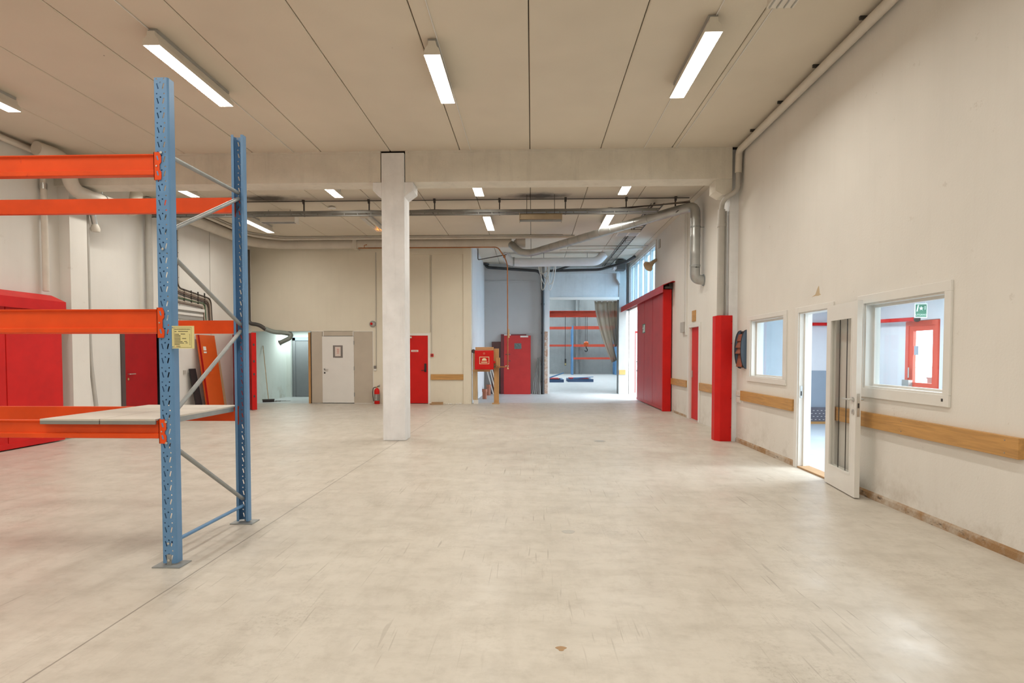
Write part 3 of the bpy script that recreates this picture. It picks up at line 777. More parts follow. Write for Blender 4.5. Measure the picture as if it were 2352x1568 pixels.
def beam(y, s, z0, z1):
    """open-fronted rack beam; s=+1 open side faces -Y"""
    h = z1 - z0; d = 0.05; t = 0.003
    prof = [(0, h), (d, h), (d, 0), (0, 0), (-0.004, 0.004), (-0.004, 0.032), (0.002, 0.036), (0.014, 0.036), (0.014, h - 0.018), (0, h - 0.006)]
    b = MB().prism([(y + s * p[0], z0 + p[1]) for p in prof], 'x', -5.325, -2.622).build('beam', 'orange', rack)
    for (xa, sg) in ((-2.622, 1), (-5.318, -1)):
        yy = YF if s > 0 else YR
        f = yy - s * 0.004
        zc0, zc1 = z0 - 0.035, z1 + 0.010
        poly = [(xa - sg * 0.006, zc0), (xa + sg * 0.042, zc0), (xa + sg * 0.046, zc0 + 0.02), (xa + sg * 0.046, zc0 + 0.055), (xa + sg * 0.034, zc0 + 0.07), (xa + sg * 0.034, zc1 - 0.085), (xa + sg * 0.046, zc1 - 0.07), (xa + sg * 0.046, zc1 - 0.03), (xa + sg * 0.034, zc1), (xa - sg * 0.006, zc1)]
        c = MB().prism(poly, 'y', f, f - s * 0.004).build('connector', 'orange', b)
        B(xa - sg * 0.006, xa - sg * 0.002, f - s * 0.004, f + s * 0.055, zc0, zc1).build('connector_web', 'orange', b)
        for zz in (zc0 + 0.03, zc1 - 0.055):
            MB().prism([(xa + sg * 0.012, zz + 0.03), (xa + sg * 0.022, zz + 0.03), (xa + sg * 0.030, zz), (xa + sg * 0.020, zz)], 'y', f - s * 0.0035, f - s * 0.0048).build('slot', 'blue', c)
        MB().lathe([(0.006, 0), (0.006, 0.003)], (xa + sg * 0.014, f - s * 0.004 - (0.003 if s > 0 else 0), (zc0 + zc1) / 2), 'y', 8).build('lock_pin', 'steel', c)
for z0, z1 in BZ_F: beam(YF + 0.0, 1, z0, z1)
for z0, z1 in BZ_R: beam(YR - 0.0, -1, z0, z1)
# load notice clipped on the upright
sgn = B(-2.520, -2.362, 3.945, 3.948, 1.546, 1.704).build('load_notice', 'yellow', rack)
sgn.data.materials.clear(); sgn.data.materials.append(M['yellow'])
text('notice_heading', 'BELASTNINGSINFORMASJON', 0.0086, 'ink', sgn, (-2.501, 3.9445, 1.678), (math.pi / 2, 0, 0))
ln = MB()
for k, (z, a, b) in enumerate(((1.662, 0.014, 0.095), (1.644, 0.032, 0.075), (1.634, 0.042, 0.0), (1.624, 0.042, 0.0), (1.613, 0.042, 0.082), (1.603, 0.042, 0.0), (1.592, 0.056, 0.088), (1.582, 0.066, 0.092), (1.572, 0.036, 0.0))):
    ln.box(-2.501, -2.501 + a, 3.9443, 3.945, z, z + 0.004)
    if b: ln.box(-2.501 + a + 0.012, -2.501 + b, 3.9443, 3.945, z + 0.001, z + 0.005)
    if k: ln.box(-2.395, -2.391, 3.9443, 3.945, z - 0.001, z + 0.003)
ln.build('notice_lines', 'ink', sgn)
bdr = MB().box(-2.505, -2.38, 3.9443, 3.945, 1.694, 1.695).box(-2.505, -2.38, 3.9443, 3.945, 1.553, 1.554).box(-2.382, -2.381, 3.9443, 3.945, 1.553, 1.695).box(-2.506, -2.505, 3.9443, 3.945, 1.553, 1.695)
bdr.build('notice_border', 'ink', sgn)
text('notice_mark', 'R', 0.013, 'ink_red', sgn, (-2.491, 3.9445, 1.557), (math.pi / 2, 0, 0))
text('notice_mark', 'EOL', 0.013, 'ink', sgn, (-2.482, 3.9445, 1.557), (math.pi / 2, 0, 0))
for z in (1.692, 1.557): MB().lathe([(0.004, 0), (0.004, 0.003)], (-2.514, 3.942, z), 'y', 8).build('rivet', 'blue', sgn)
# two loose deck panels on the lowest beams
for (x0, x1, lab) in ((-3.474, -3.045, 'grey steel shelf panel on the low beams, farther from the blue upright'), (-3.038, -2.640, 'grey steel shelf panel on the low beams, tight against the blue upright')):
    p = thing('shelf_panel', ((x0 + x1) / 2, 4.5, 1.038), lab, 'shelf panel', 'shelf panels on the rack')
    B(x0, x1, 3.928, 5.085, 1.0385, 1.050).build('sheet', 'deck', p)
    B(x0, x1, 3.926, 3.9425, 1.012, 1.0384).build('front_lip', 'deck_edge', p, bev=0.003)
    for xx in (x0, x1 - 0.012): B(xx, xx + 0.012, 4.02, 4.99, 1.000, 1.0384).build('side_lip', 'galv', p)

# ================================================================ CEILING LAMPS
def make_lamp(name, label, loc, L=1.54, lit='lamp_on'):
    """hung batten: body flares from a narrow spine to an open bottom with a recessed lit louvre"""
    x, y, z = loc                                   # z = bottom lip, hung just under the soffit
    t = thing(name, (x, y, z), label, 'ceiling lamp', 'fluorescent ceiling lamps')
    y0, y1 = y - L / 2, y + L / 2
    out = [(-0.095, 0), (-0.092, 0.025), (-0.078, 0.065), (-0.045, 0.105), (-0.040, 0.150), (0.040, 0.150), (0.045, 0.105), (0.078, 0.065), (0.092, 0.025), (0.095, 0)]
    inn = [(0.0895, 0), (0.0865, 0.025), (0.073, 0.06), (0.04, 0.09), (-0.04, 0.09), (-0.073, 0.06), (-0.0865, 0.025), (-0.0895, 0)]
    MB().prism([(x + p[0], z + p[1]) for p in out + inn], 'y', y0 + 0.006, y1 - 0.006).build('housing', 'lamp_body', t, smooth=True)
    for ya, yb in ((y0, y0 + 0.006), (y1 - 0.006, y1)):
        MB().prism([(x + p[0], z + p[1]) for p in out], 'y', ya, yb).build('end_cap', 'lamp_body', t)
    B(x - 0.05, x + 0.05, y0 + 0.03, y1 - 0.03, z + 0.150, CZ - 0.002).build('mounting_channel', 'lamp_grey', t)
    if lit == 'lamp_on':
        B(x - 0.080, x + 0.080, y0 + 0.008, y1 - 0.008, z + 0.040, z + 0.044).build('diffuser', 'lamp_on', t)
        area_light(t, x, y, z + 0.036, 0.158, L - 0.03, LAMP, LAMP_W * (L - 0.03) / 1.51)
        for yy in (y1 - 0.06,):
            for dx in (-0.045, 0.03): B(x + dx, x + dx + 0.02, yy, yy + 0.012, z + 0.018, z + 0.0335).build('tube_holder', 'lamp_body', t)
    else:
        for dx in (-0.045, 0.045): T([(x + dx, y0 + 0.03, z + 0.04), (x + dx, y1 - 0.03, z + 0.04)], 0.013, 10).build('tube', 'white_pl', t, smooth=True)
        for dx in (-0.045, 0.045): T([(x + dx, y1 - 0.22, z + 0.04), (x + dx, y1 - 0.035, z + 0.04)], 0.0140, 10).build('glowing_end', 'lamp_glow', t, smooth=True)
    return t
LZ = 4.832
first = make_lamp('strip_lamp', 'lit strip lamp above the tall blue rack upright', (-4.10, 6.92, LZ))
spots = [
 ((-7.10, 6.99), 'lit strip lamp cut by the picture edge above the red side gate'),
 ((1.872, 6.87), 'lit strip lamp close to the office wall, in front of the beam'),
 ((-7.11, 11.25), 'lit strip lamp just behind the beam, above the top orange rack beams'),
 ((-4.09, 11.39), 'lit strip lamp just behind the beam, next to the free column'),
 ((-1.10, 11.39), 'lit strip lamp just behind the beam, in the middle of the hall'),
 ((1.868, 11.37), 'lit strip lamp just behind the beam, nearest the red pipe guard'),
 ((-7.12, 14.80), 'lit strip lamp behind the cable tray, seen beside the rear blue upright'),
 ((-1.10, 14.72), 'lit strip lamp behind the cable tray, next to the brown radiant heater'),
 ((1.86, 14.64), 'lit strip lamp behind the cable tray, by the slanting silver duct'),
]
for (x, y), lab in spots:
    c = copy_tree(first, (x, y, LZ)); c['label'] = lab
make_lamp('strip_lamp', 'shorter lit strip lamp in the middle of the hall, in front of the beam', (-1.115, 7.075, LZ), L=1.25)
make_lamp('strip_lamp', 'failing dark strip lamp with orange glowing ends beside the column', (-4.10, 14.75, LZ), lit='off')
for x in (-7.1, -4.1, -1.1, 1.87):
    for y in (2.4, -2.1):
        c = copy_tree(first, (x, y, LZ)); c['label'] = 'lit strip lamp on the ceiling behind the viewer'
# thin surface conduits feeding the lamps
for i, (x, y0, y1, lab) in enumerate(((-1.06, -4.9, 9.95, 'thin white cable along the ceiling over the middle lamp'), (-4.14, -4.9, 9.95, 'thin white cable along the ceiling over the rack lamp'), (1.90, -4.9, 9.95, 'thin white cable along the ceiling over the lamp by the office wall'), (2.44, -4.9, 9.95, 'thin double cable on the ceiling near the office wall'))):
    tag(T([(x, y0, CZ - 0.007), (x, y1, CZ - 0.007)], 0.006, 6).build('ceiling_cable', 'white_pl'), lab, 'cable', 'ceiling cables')

# radiant heaters
def heater(name, x0, x1, y0, y1, z, label, m, axis='x'):
    t = thing(name, ((x0 + x1) / 2, (y0 + y1) / 2, z), label, 'heater')
    if axis == 'x':
        MB().prism([(y0, z), (y0 + 0.01, z + 0.10), (y0 + 0.06, z + 0.13), (y1 - 0.06, z + 0.13), (y1 - 0.01, z + 0.10), (y1, z)], 'x', x0, x1).build('hood', m, t)
        for xx in (x0 - 0.012, x1): B(xx, xx + 0.012, y0 - 0.01, y1 + 0.01, z - 0.03, z + 0.13).build('end_plate', m, t)
        for k in range(3): T([(x0, y0 + 0.06 + k * (y1 - y0 - 0.12) / 2, z - 0.012), (x1, y0 + 0.06 + k * (y1 - y0 - 0.12) / 2, z - 0.012)], 0.008, 8).build('element', 'galv', t)
        for xx in (x0 + 0.15, x1 - 0.15): T([(xx, (y0 + y1) / 2, z + 0.12), (xx, (y0 + y1) / 2, CZ)], 0.006, 6).build('hanger_rod', 'dark', t)
    else:
        MB().prism([(x0, z), (x0 + 0.01, z + 0.08), (x1 - 0.01, z + 0.08), (x1, z)], 'y', y0, y1).build('hood', m, t)
        for k in range(4): B(x0 + 0.02 + k * (x1 - x0 - 0.05) / 3, x0 + 0.03 + k * (x1 - x0 - 0.05) / 3, y0 + 0.01, y1 - 0.01, z - 0.012, z + 0.001).build('louvre', 'lamp_grey', t)
        for yy in (y0 + 0.1, y1 - 0.1): B((x0 + x1) / 2 - 0.01, (x0 + x1) / 2 + 0.01, yy, yy + 0.02, z + 0.08, CZ).build('hanger', 'lamp_grey', t)
heater('radiant_heater', -0.27, 0.64, 12.62, 12.86, 4.46, 'brown hanging radiant heater below the cable tray', 'heater')
heater('radiant_heater', -6.55, -5.72, 13.75, 13.98, 4.72, 'white hanging radiant heater beyond the rear blue upright', 'lamp_body')
heater('fan_heater', 2.28, 2.54, 4.9, 5.80, 4.88, 'grey louvred ceiling heater cut by the upper picture edge', 'lamp_body', 'y')

# ================================================================ CABLE TRAY ACROSS THE HALL
ct = thing('cable_tray', (-2.5, 12.95, 4.64), 'long grey cable tray hung across the hall below the ceiling', 'cable tray')
MB().prism([(12.80, 4.72), (12.80, 4.66), (13.08, 4.66), (13.08, 4.72), (13.077, 4.72), (13.077, 4.663), (12.803, 4.663), (12.803, 4.72)], 'x', XLB + 0.05, 2.75).build('trough', 'tray', ct)
B(XLB + 0.05, 2.75, 12.785, 12.80, 4.60, 4.625).build('lower_rail', 'tray', ct)
for k in range(37): B(-8.4 + k * 0.3, -8.38 + k * 0.3, 12.79, 12.80, 4.62, 4.665).build('rung', 'tray', ct)
T([(XLB + 0.05, 13.05, CZ - 0.02), (3.5, 13.05, CZ - 0.02)], 0.010, 6).build('ceiling_conduit', 'dark', ct)
for x in (-8.1, -6.67, -5.20, -3.70, -2.205, -0.735, 0.745, 2.10, 3.19):
    h = MB().box(x - 0.012, x + 0.012, 13.03, 13.06, 4.70, CZ).prism([(13.03, CZ), (13.03, CZ - 0.09), (12.98, CZ - 0.02), (12.98, CZ)], 'x', x - 0.025, x + 0.025).box(x - 0.015, x + 0.015, 12.78, 13.08, 4.655, 4.660)
    h.build('hanger', 'dark', ct)
for k in range(5):
    pts = [(XLB + 0.1 + i * 0.8, 12.84 + k * 0.048 + random.uniform(-.012, .012), 4.70 + random.uniform(0, .035) + 0.008 * k) for i in range(14)] + [(3.5, 12.98 + 0.01 * k, 4.88 + 0.01 * k)]
    T(pts, 0.012, 6).build('cable', ('cable_dark', 'cable_brown', 'cable', 'cable_dark', 'cable_brown')[k], ct)
tag(MB().lathe([(0.09, 0), (0.09, 0.02), (0.05, 0.045)], (-4.75, 13.6, CZ - 0.045), 'z', 16).build('smoke_detector', 'white_pl', smooth=True), 'round white smoke detector on the ceiling behind the tray', 'smoke detector')
# ladder tray running away into the recess
lt_ = thing('ladder_tray', (2.8, 17.5, 4.72), 'black ladder cable tray running back towards the far opening', 'cable tray')
for x in (2.66, 2.94): B(x, x + 0.015, 13.1, 22.1, 4.87, 4.90).build('side_rail', 'tray', lt_)
for k in range(36): B(2.675, 2.94, 13.2 + k * 0.25, 13.23 + k * 0.25, 4.872, 4.885).build('rung', 'tray', lt_)
for y in (14.6, 17.5, 20.4): T([(2.8, y, 4.885), (2.8, y, CZ)], 0.008, 6).build('hanger_rod', 'dark', lt_)
T([(2.74, 13.1, 4.90), (2.74, 22.0, 4.90)], 0.02, 6).build('cable', 'cable_dark', lt_)

# ================================================================ DUCTS AND PIPES
def pipe(name, pts, r, m, label, cat='pipe', rad=None, rib=0, n=14, group=None):
    return tag(T(pts, r, n, rad=rad, rib=rib).build(name, m, smooth=not rib), label, cat, group)
# silver duct
sd = thing('spiral_duct', (3.53, 12.65, 3.0), 'silver spiral duct slanting down to an elbow in the wall', 'duct')
T([(-0.64, 17.30, 4.82), (-0.34, 17.08, 4.52), (-0.02, 16.95, 4.49), (3.22, 13.05, 4.72), (3.53, 12.68, 4.72), (3.53, 12.66, 4.40)], 0.105, 18, rad=0.26).build('slanting_run', 'duct', sd, smooth=True)
T([(3.53, 12.66, 4.42), (3.53, 12.66, 3.38)], 0.105, 18, rib=0.28).build('drop', 'duct', sd, smooth=True)
T([(3.53, 12.66, 3.40), (3.53, 12.66, 3.15), (3.722, 12.66, 3.12)], 0.105, 18, rad=0.2).build('lower_elbow', 'duct', sd, smooth=True)
MB().lathe([(0.125, 0), (0.125, 0.02)], (3.70, 12.66, 3.125), 'x', 18).build('wall_flange', 'galv', sd)
for z in (4.25, 3.42): MB().lathe([(0.112, 0), (0.112, 0.03)], (3.53, 12.66, z), 'z', 18).build('clamp', 'galv', sd)
T([(3.62, 12.66, 4.265), (3.72, 12.66, 4.265)], 0.008, 6).build('stay', 'galv', sd)
u = Vector((3.24, -3.9, 0.23)).normalized()
for k in range(11):
    p = Vector((0.30, 16.565, 4.513)) + u * (0.38 * k)
    MB().lathe([(0.108, 0), (0.108, 0.012)], p, tuple(u), 18).build('seam', 'galv', sd, smooth=True)
# beige duct along left and rear walls
bd_ = thing('beige_duct', (-4.5, 17.32, 4.72), 'thick beige duct turning from the side wall along the rear wall', 'duct')
T([(-8.42, 13.3, 4.86), (-8.42, 16.9, 4.86), (-7.75, 17.36, 4.86), (-0.62, 17.36, 4.86)], 0.14, 18, rad=0.45).build('duct_run', 'beige_pipe', bd_, smooth=True)
for x in (-7.1, -5.35, -3.9, -2.6, -1.75): MB().lathe([(0.147, 0), (0.147, 0.02)], (x, 17.36, 4.86), 'x', 18).build('joint_ring', 'beige_pipe', bd_, smooth=True)
B(-5.40, -5.28, 17.20, 17.56, 4.70, 5.01).build('bracket', 'beige_pipe', bd_)
MB().lathe([(0.06, 0), (0.155, 0.10), (0.155, 0.35)], (-0.55, 17.36, 4.86), 'x', 18).build('end_piece', 'beige_pipe', bd_, smooth=True)
pipe('slim_pipe', [(-8.18, 13.3, 4.97), (-8.18, 16.5, 4.97), (-7.6, 17.06, 4.97), (1.25, 17.06, 4.97)], 0.042, 'beige_pipe', 'slim beige pipe above the thick rear duct', rad=0.3)
pipe('sprinkler_pipe', [(-8.08, 13.3, 4.995), (-8.08, 16.3, 4.995), (-7.4, 16.93, 4.995), (0.9, 16.93, 4.995)], 0.02, 'grey_pipe', 'thin grey pipe tight under the ceiling before the rear wall', rad=0.2)
# copper feed to the hydrant
cf = thing('copper_pipe', (-0.78, 17.3, 1.1), 'thin copper water pipe dropping to the red hydrant box', 'pipe')
T([(-5.20, 17.15, 4.70), (-1.02, 17.15, 4.70), (-0.80, 17.25, 4.38), (-0.74, 17.32, 4.2), (-0.73, 17.35, 1.14), (-1.10, 17.40, 1.14)], 0.018, 10, rad=0.1).build('pipe_run', 'copper', cf, smooth=True)
T([(-5.02, 17.15, 4.70), (-5.02, 17.15, 4.78), (-4.94, 17.15, 4.80)], 0.012, 8).build('valve_lever', 'copper', cf)
MB().lathe([(0.03, 0), (0.045, 0.04), (0.03, 0.08)], (-0.83, 17.26, 4.40), 'z', 10).build('valve', 'copper', cf)
MB().lathe([(0.02, 0), (0.026, 0.02), (0.014, 0.06)], (-0.73, 17.35, 1.07), 'z', 10).build('brass_tee', 'brass', cf)
B(-0.72, -0.68, 17.33, 17.38, 2.02, 2.28).build('wood_spacer', 'pine_pale', cf)
pipe('water_pipe', [(-1.72, 18.3, 4.88), (-1.72, 18.3, 4.52), (-0.78, 17.4, 4.52)], 0.016, 'cable_dark', 'dark iron pipe loop at the mouth of the recess', rad=0.06, n=8)
# white duct and black drain pipes in the recess
wd = thing('insulated_duct', (0.9, 20.0, 4.6), 'white wrapped duct hanging across the recess', 'duct')
T([(-0.95, 20.0, 5.0), (-0.80, 20.0, 4.74), (-0.45, 20.0, 4.70), (2.25, 20.0, 4.72), (2.48, 20.0, 4.98)], 0.15, 18, rad=0.3).build('duct_run', 'insul', wd, smooth=True)
MB().lathe([(0.165, 0), (0.165, 0.05)], (-0.66, 20.0, 4.72), 'x', 18).build('collar', 'galv', wd)
for x in (0.4, 1.9): T([(x, 20.0, 4.8), (x, 20.0, CZ)], 0.007, 6).build('hanger_rod', 'dark', wd)
bp = thing('drain_pipe', (0.41, 22.0, 0), 'black drain pipe falling beside the brick pier', 'pipe')
T([(-1.78, 22.0, 4.95), (-1.70, 22.0, 4.84), (0.25, 22.0, 4.70), (0.41, 22.03, 4.45), (0.41, 22.03, 0.0)], 0.055, 14, rad=0.15).build('pipe_run', 'black_pipe', bp, smooth=True)
for z in (0.45, 1.1, 2.3, 3.4): MB().lathe([(0.066, 0), (0.066, 0.08)], (0.41, 22.03, z), 'z', 14).build('socket', 'black_pipe', bp, smooth=True)
MB().lathe([(0.12, 0), (0.12, 0.05)], (-1.76, 22.0, 4.93), 'z', 12).build('inlet', 'black_pipe', bp)
bq = thing('drain_branch', (2.2, 21.6, 4.6), 'black drain branch running along the lintel to the ribbon window', 'pipe')
T([(0.55, 21.9, 4.68), (2.55, 21.9, 4.72), (3.30, 20.8, 4.80), (3.60, 20.4, 4.95)], 0.05, 14, rad=0.2).build('pipe_run', 'black_pipe', bq, smooth=True)
T([(0.9, 21.9, 4.70), (1.35, 21.7, 4.82), (1.70, 21.5, 4.97)], 0.04, 12, rad=0.15).build('side_branch', 'black_pipe', bq, smooth=True)
for x in (1.2, 2.1): T([(x, 21.9, 4.72), (x, 21.9, CZ)], 0.006, 6).build('hanger_rod', 'steel', bq)
pipe('recess_pipe', [(0.9, 19.0, 4.93), (3.6, 19.0, 4.97)], 0.03, 'white', 'white pipe under the recess ceiling')
pipe('recess_pipe', [(1.1, 18.5, 4.97), (3.68, 18.5, 4.97)], 0.016, 'grey_pipe', 'thin grey pipe beside the ribbon window top')
fan = thing('fan_coil', (3.15, 21.3, 4.5), 'dark boxy fan unit hung in the recess corner', 'fan unit')
B(3.10, 3.42, 21.2, 21.7, 4.62, 4.98).build('casing', 'dark', fan, bev=0.01); B(2.98, 3.10, 21.25, 21.65, 4.66, 4.84).build('outlet', 'insul', fan)
ac = thing('light_fixture', (2.62, 16.4, 4.72), 'white square light fixture with grey louvres by the ladder tray', 'light fixture')  # square ceiling light fixture, modelled without a lamp inside
B(2.30, 2.92, 15.7, 16.2, 4.80, 4.95).build('body', 'white_pl', ac, bev=0.005); 
for k in range(2): B(2.35 + k * 0.29, 2.59 + k * 0.29, 15.74, 16.16, 4.795, 4.80).build('louvre', 'lamp_grey', ac)
for y in (15.75, 16.1): B(2.6, 2.62, y, y + 0.02, 4.95, CZ).build('hanger', 'lamp_grey', ac)
# hanging cable loops at the pier
for k in range(7):
    a = random.uniform(0, 6.28); r1 = random.uniform(0.12, 0.26); dz = random.uniform(0.45, 1.25)
    x0 = 0.55 + random.uniform(-.16, .16); y0 = 21.30 + 0.075 * k
    pts = []
    for i in range(15):
        u_ = i / 14.0
        pts.append((x0 + (u_ - 0.5) * 2 * r1 + 0.05 * math.sin(5 * u_ + a), y0 + 0.02 * math.sin(3 * u_ + a), 5.015 - dz * math.sin(math.pi * u_) ** 0.7))
    tag(T(pts, 0.015, 6).build('hanging_cable', 'cable' if k % 3 else 'white_pl', smooth=True), 'beige cable looping loosely from the ceiling above the brick pier' if k % 3 else 'white cable looping loosely from the ceiling above the brick pier', 'cable', 'loose cable loops')

# right wall pipes
rp = thing('corner_pipe', (3.46, 2.5, 4.85), 'beige drain pipe along the ceiling corner of the office wall', 'pipe')
T([(3.465, -4.9, 4.935), (3.465, 9.87, 4.925), (3.465, 9.90, 4.565)], 0.055, 14, rad=0.08).build('pipe_run', 'beige_pipe', rp, smooth=True)
for y in (6.2, 7.2, 8.2, 9.2, 4.9, 3.6, 2.0): B(3.40, 3.53, y, y + 0.025, 4.985, CZ).build('clip', 'dark', rp)
dp = thing('downpipe', (3.3, 10.1, 2.2), 'grey downpipe jogging out and dropping into the red guard', 'pipe')
T([(3.465, 9.90, 4.56), (3.465, 9.90, 4.27), (3.29, 9.98, 4.18), (3.285, 10.16, 4.12), (3.285, 10.18, 3.98)], 0.042, 12, rad=0.1).build('jog', 'grey_pipe', dp, smooth=True)
T([(3.285, 10.18, 4.02), (3.285, 10.18, 2.19)], 0.062, 14).build('drop', 'grey_pipe', dp, smooth=True)
MB().lathe([(0.07, 0), (0.07, 0.06)], (3.285, 10.18, 3.72), 'z', 14).build('socket', 'grey_pipe', dp, smooth=True)
pipe('slim_pipe', [(3.372, 10.2, 4.0), (3.372, 10.2, 2.19)], 0.020, 'grey_pipe', 'slim pipe beside the downpipe above the red guard', n=8)
gd = thing('pipe_guard', (3.33, 10.2, 0), 'bright red steel guard boxed around the downpipe foot', 'pipe guard')
MB().prism([(3.20, 10.34), (3.20, 10.18), (3.265, 10.075), (3.46, 10.075), (3.46, 10.098), (3.40, 10.098), (3.40, 10.34)], 'z', 0.0, 2.185).build('shell', 'red', gd, bev=0.004)
for z in (0.25, 0.75, 1.25, 1.70, 2.08): MB().lathe([(0.010, 0), (0.010, 0.008)], (3.445, 10.067, z), 'y', 8).build('screw', 'red_deep', gd)

# ================================================================ RIGHT WALL FITTINGS
for (a, b, x, z0, z1, lab) in ((7.875, 9.80, XR, 0.74, 0.90, 'varnished wooden bumper rail between doorway and sockets'), (4.25, 6.885, XR, 0.745, 0.90, 'long varnished wooden bumper rail under the large window'),
                               (13.86, 15.36, XRB, 0.73, 0.89, 'wooden bumper rail between narrow red door and red gate'), (11.2, 12.80, XRB, 0.72, 0.89, 'wooden bumper rail between narrow red door and pipe guard')):
    r = tag(B(x - 0.045, x, a, b, z0, z1).build('bumper_rail', 'wood', bev=0.003), lab, 'bumper rail', 'wooden bumper rails')
    for y in ((a + 0.12), (a + b) / 2, b - 0.12):
        for z in (z0 + 0.03, z1 - 0.03): MB().lathe([(0.005, 0), (0.005, 0.003)], (x - 0.0475, y, z), 'x', 6).build('screw', 'galv', r)
tag(B(-3.11, -2.10, YBK - 0.045, YBK, 0.74, 0.91).build('bumper_rail', 'wood_x', bev=0.003), 'wooden bumper rail beside the red door of the rear wall', 'bumper rail', 'wooden bumper rails')

mh = thing('magazine_holder', (3.5, 9.76, 1.27), 'dark rounded wall magazine holder with brown pockets by the small window', 'magazine holder')
zc, hh, dd = 1.595, 0.325, 0.105
arc = [(XR - 0.001, zc + hh)] + [(XR - dd * math.cos(a) ** 0.8, zc + hh * math.sin(a)) for a in [math.radians(90 - k * 12) for k in range(1, 15)]] + [(XR - 0.001, zc - hh)]
for (ya, yb, nm) in ((9.635, 9.643, 'side_plate'), (9.905, 9.913, 'side_plate')):
    MB().prism(arc, 'y', ya, yb).build(nm, 'blue_glass_side', mh)
rimm = MB()
for i in range(len(arc) - 1):
    (x0, z0), (x1, z1) = arc[i], arc[i + 1]
    for (ya, yb) in ((9.628, 9.648), (9.900, 9.920)):
        rimm.add([(x0 - 0.004, ya, z0), (x1 - 0.004, ya, z1), (x1 - 0.004, yb, z1), (x0 - 0.004, yb, z0), (x0 + 0.004, ya, z0), (x1 + 0.004, ya, z1), (x1 + 0.004, yb, z1), (x0 + 0.004, yb, z0)], [(0, 1, 2, 3), (7, 6, 5, 4), (0, 4, 5, 1), (3, 2, 6, 7)])
rimm.build('rim', 'black', mh)
B(XR - 0.012, XR - 0.001, 9.643, 9.905, zc - hh + 0.02, zc + hh - 0.02).build('back_panel', 'black', mh)
for k, (z0, z1) in enumerate(((1.74, 1.85), (1.63, 1.735), (1.53, 1.625), (1.31, 1.52))):
    a = math.sqrt(max(0, 1 - ((z0 + z1) / 2 - zc) ** 2 / hh ** 2)) * dd
    MB().prism([(XR - a * 0.95, z0), (XR - a * 0.55, z1), (XR - a * 0.50, z1), (XR - a * 0.88, z0), (XR - 0.012, z0), (XR - 0.012, z0 - 0.006), (XR - a * 0.95, z0 - 0.006)], 'y', 9.645, 9.903).build('pocket', 'pocket', mh)
for (z0, z1, lab) in ((0.80, 0.90, 'white double wall socket, upper one beside the bumper rail'), (0.69, 0.79, 'white double wall socket, lower one beside the bumper rail')):
    s = tag(B(XR - 0.03, XR, 9.86, 10.04, z0, z1).build('wall_socket', 'white_pl', bev=0.004), lab, 'socket', 'wall sockets')
    for y in (9.905, 9.995):
        MB().lathe([(0.030, 0), (0.030, 0.003)], (XR - 0.0335, y, (z0 + z1) / 2), 'x', 12).build('outlet', 'lamp_body', s)
# flaked paint and filler marks that stand on the wall
fp = MB()
fp.prism([(7.46, 2.235), (7.40, 2.25), (7.36, 2.26), (7.31, 2.33), (7.275, 2.36), (7.26, 2.30), (7.255, 2.26), (7.22, 2.245), (7.28, 2.235), (7.36, 2.24)], 'x', XR - 0.0012, XR)
tag(fp.build('paint_patch', 'beige_horn'), 'bare tan patch of flaked paint above the office doorway', 'paint patch')
g = thing('junction_box', (XRB - 0.05, 14.2, 2.05), 'grey wall box with its conduit beside the narrow red door', 'junction box')
B(XRB - 0.07, XRB, 14.02, 14.34, 2.05, 2.30).build('box', 'grey_pipe', g, bev=0.005); B(XRB - 0.045, XRB, 13.94, 14.0, 1.98, 4.95).build('trunking', 'white', g)
T([(XRB - 0.02, 14.18, 2.30), (XRB - 0.02, 14.18, 4.9)], 0.01, 6).build('conduit', 'white', g)
tag(B(XRB - 0.018, XRB, 13.22, 13.50, 2.27, 2.52).build('wood_plaque', 'wood'), 'small brown wooden plaque above the narrow red door', 'plaque')
hn = thing('horn_speaker', (3.6, 17.0, 4.2), 'beige horn loudspeaker on the wall above the gate track', 'loudspeaker')
ax = Vector((-0.55, -0.35, -0.45)).normalized()
hp = Vector((3.62, 17.35, 4.28))
hb = MB(); hb.lathe([(0.045, -0.12), (0.05, -0.04), (0.055, 0.0), (0.07, 0.10), (0.105, 0.20), (0.165, 0.28), (0.150, 0.275), (0.09, 0.20), (0.05, 0.11)], hp, tuple(ax), 18)
hb.build('horn', 'beige_horn', hn, smooth=True)
T([tuple(hp), (3.72, 17.42, 4.36)], 0.022, 8).build('bracket', 'dark', hn); T([(3.705, 17.42, 4.36), (3.705, 17.42, 4.95)], 0.010, 6).build('cable_drop', 'cable', hn)
eb = tag(B(XRB - 0.03, XRB, 16.9, 17.1, 4.62, 4.86).build('vent_cover', 'grey_pipe'), 'small grey vent plate high beside the ribbon window', 'vent')

# office things
od = thing('door_4', (6.7, 9.86, 0), 'red framed glazed outer door seen through the large window', 'door', kind='structure')
for (a, b, z0, z1) in ((9.72, 9.80, 0, 2.09), (10.46, 10.54, 0, 2.09), (9.80, 10.46, 2.01, 2.09)): B(6.68, 6.80, a, b, z0, z1).build('frame', 'red_light', od)
dl = MB().box(6.70, 6.75, 9.80, 9.87, 0.03, 2.01).box(6.70, 6.75, 10.36, 10.46, 0.03, 2.01).box(6.70, 6.75, 9.87, 10.36, 1.92, 2.01).box(6.70, 6.75, 9.87, 10.36, 0.92, 1.02).box(6.70, 6.75, 9.87, 10.36, 0.03, 0.18)
dlo = dl.build('leaf', 'red_light', od)
B(6.72, 6.727, 9.87, 10.36, 1.02, 1.92).build('pane', 'glass', dlo); B(6.72, 6.727, 9.87, 10.36, 0.18, 0.92).build('pane', 'glass', dlo)
T([(6.66, 10.41, 1.10), (6.66, 10.41, 1.28)], 0.012, 8).build('pull_handle', 'steel', dlo)
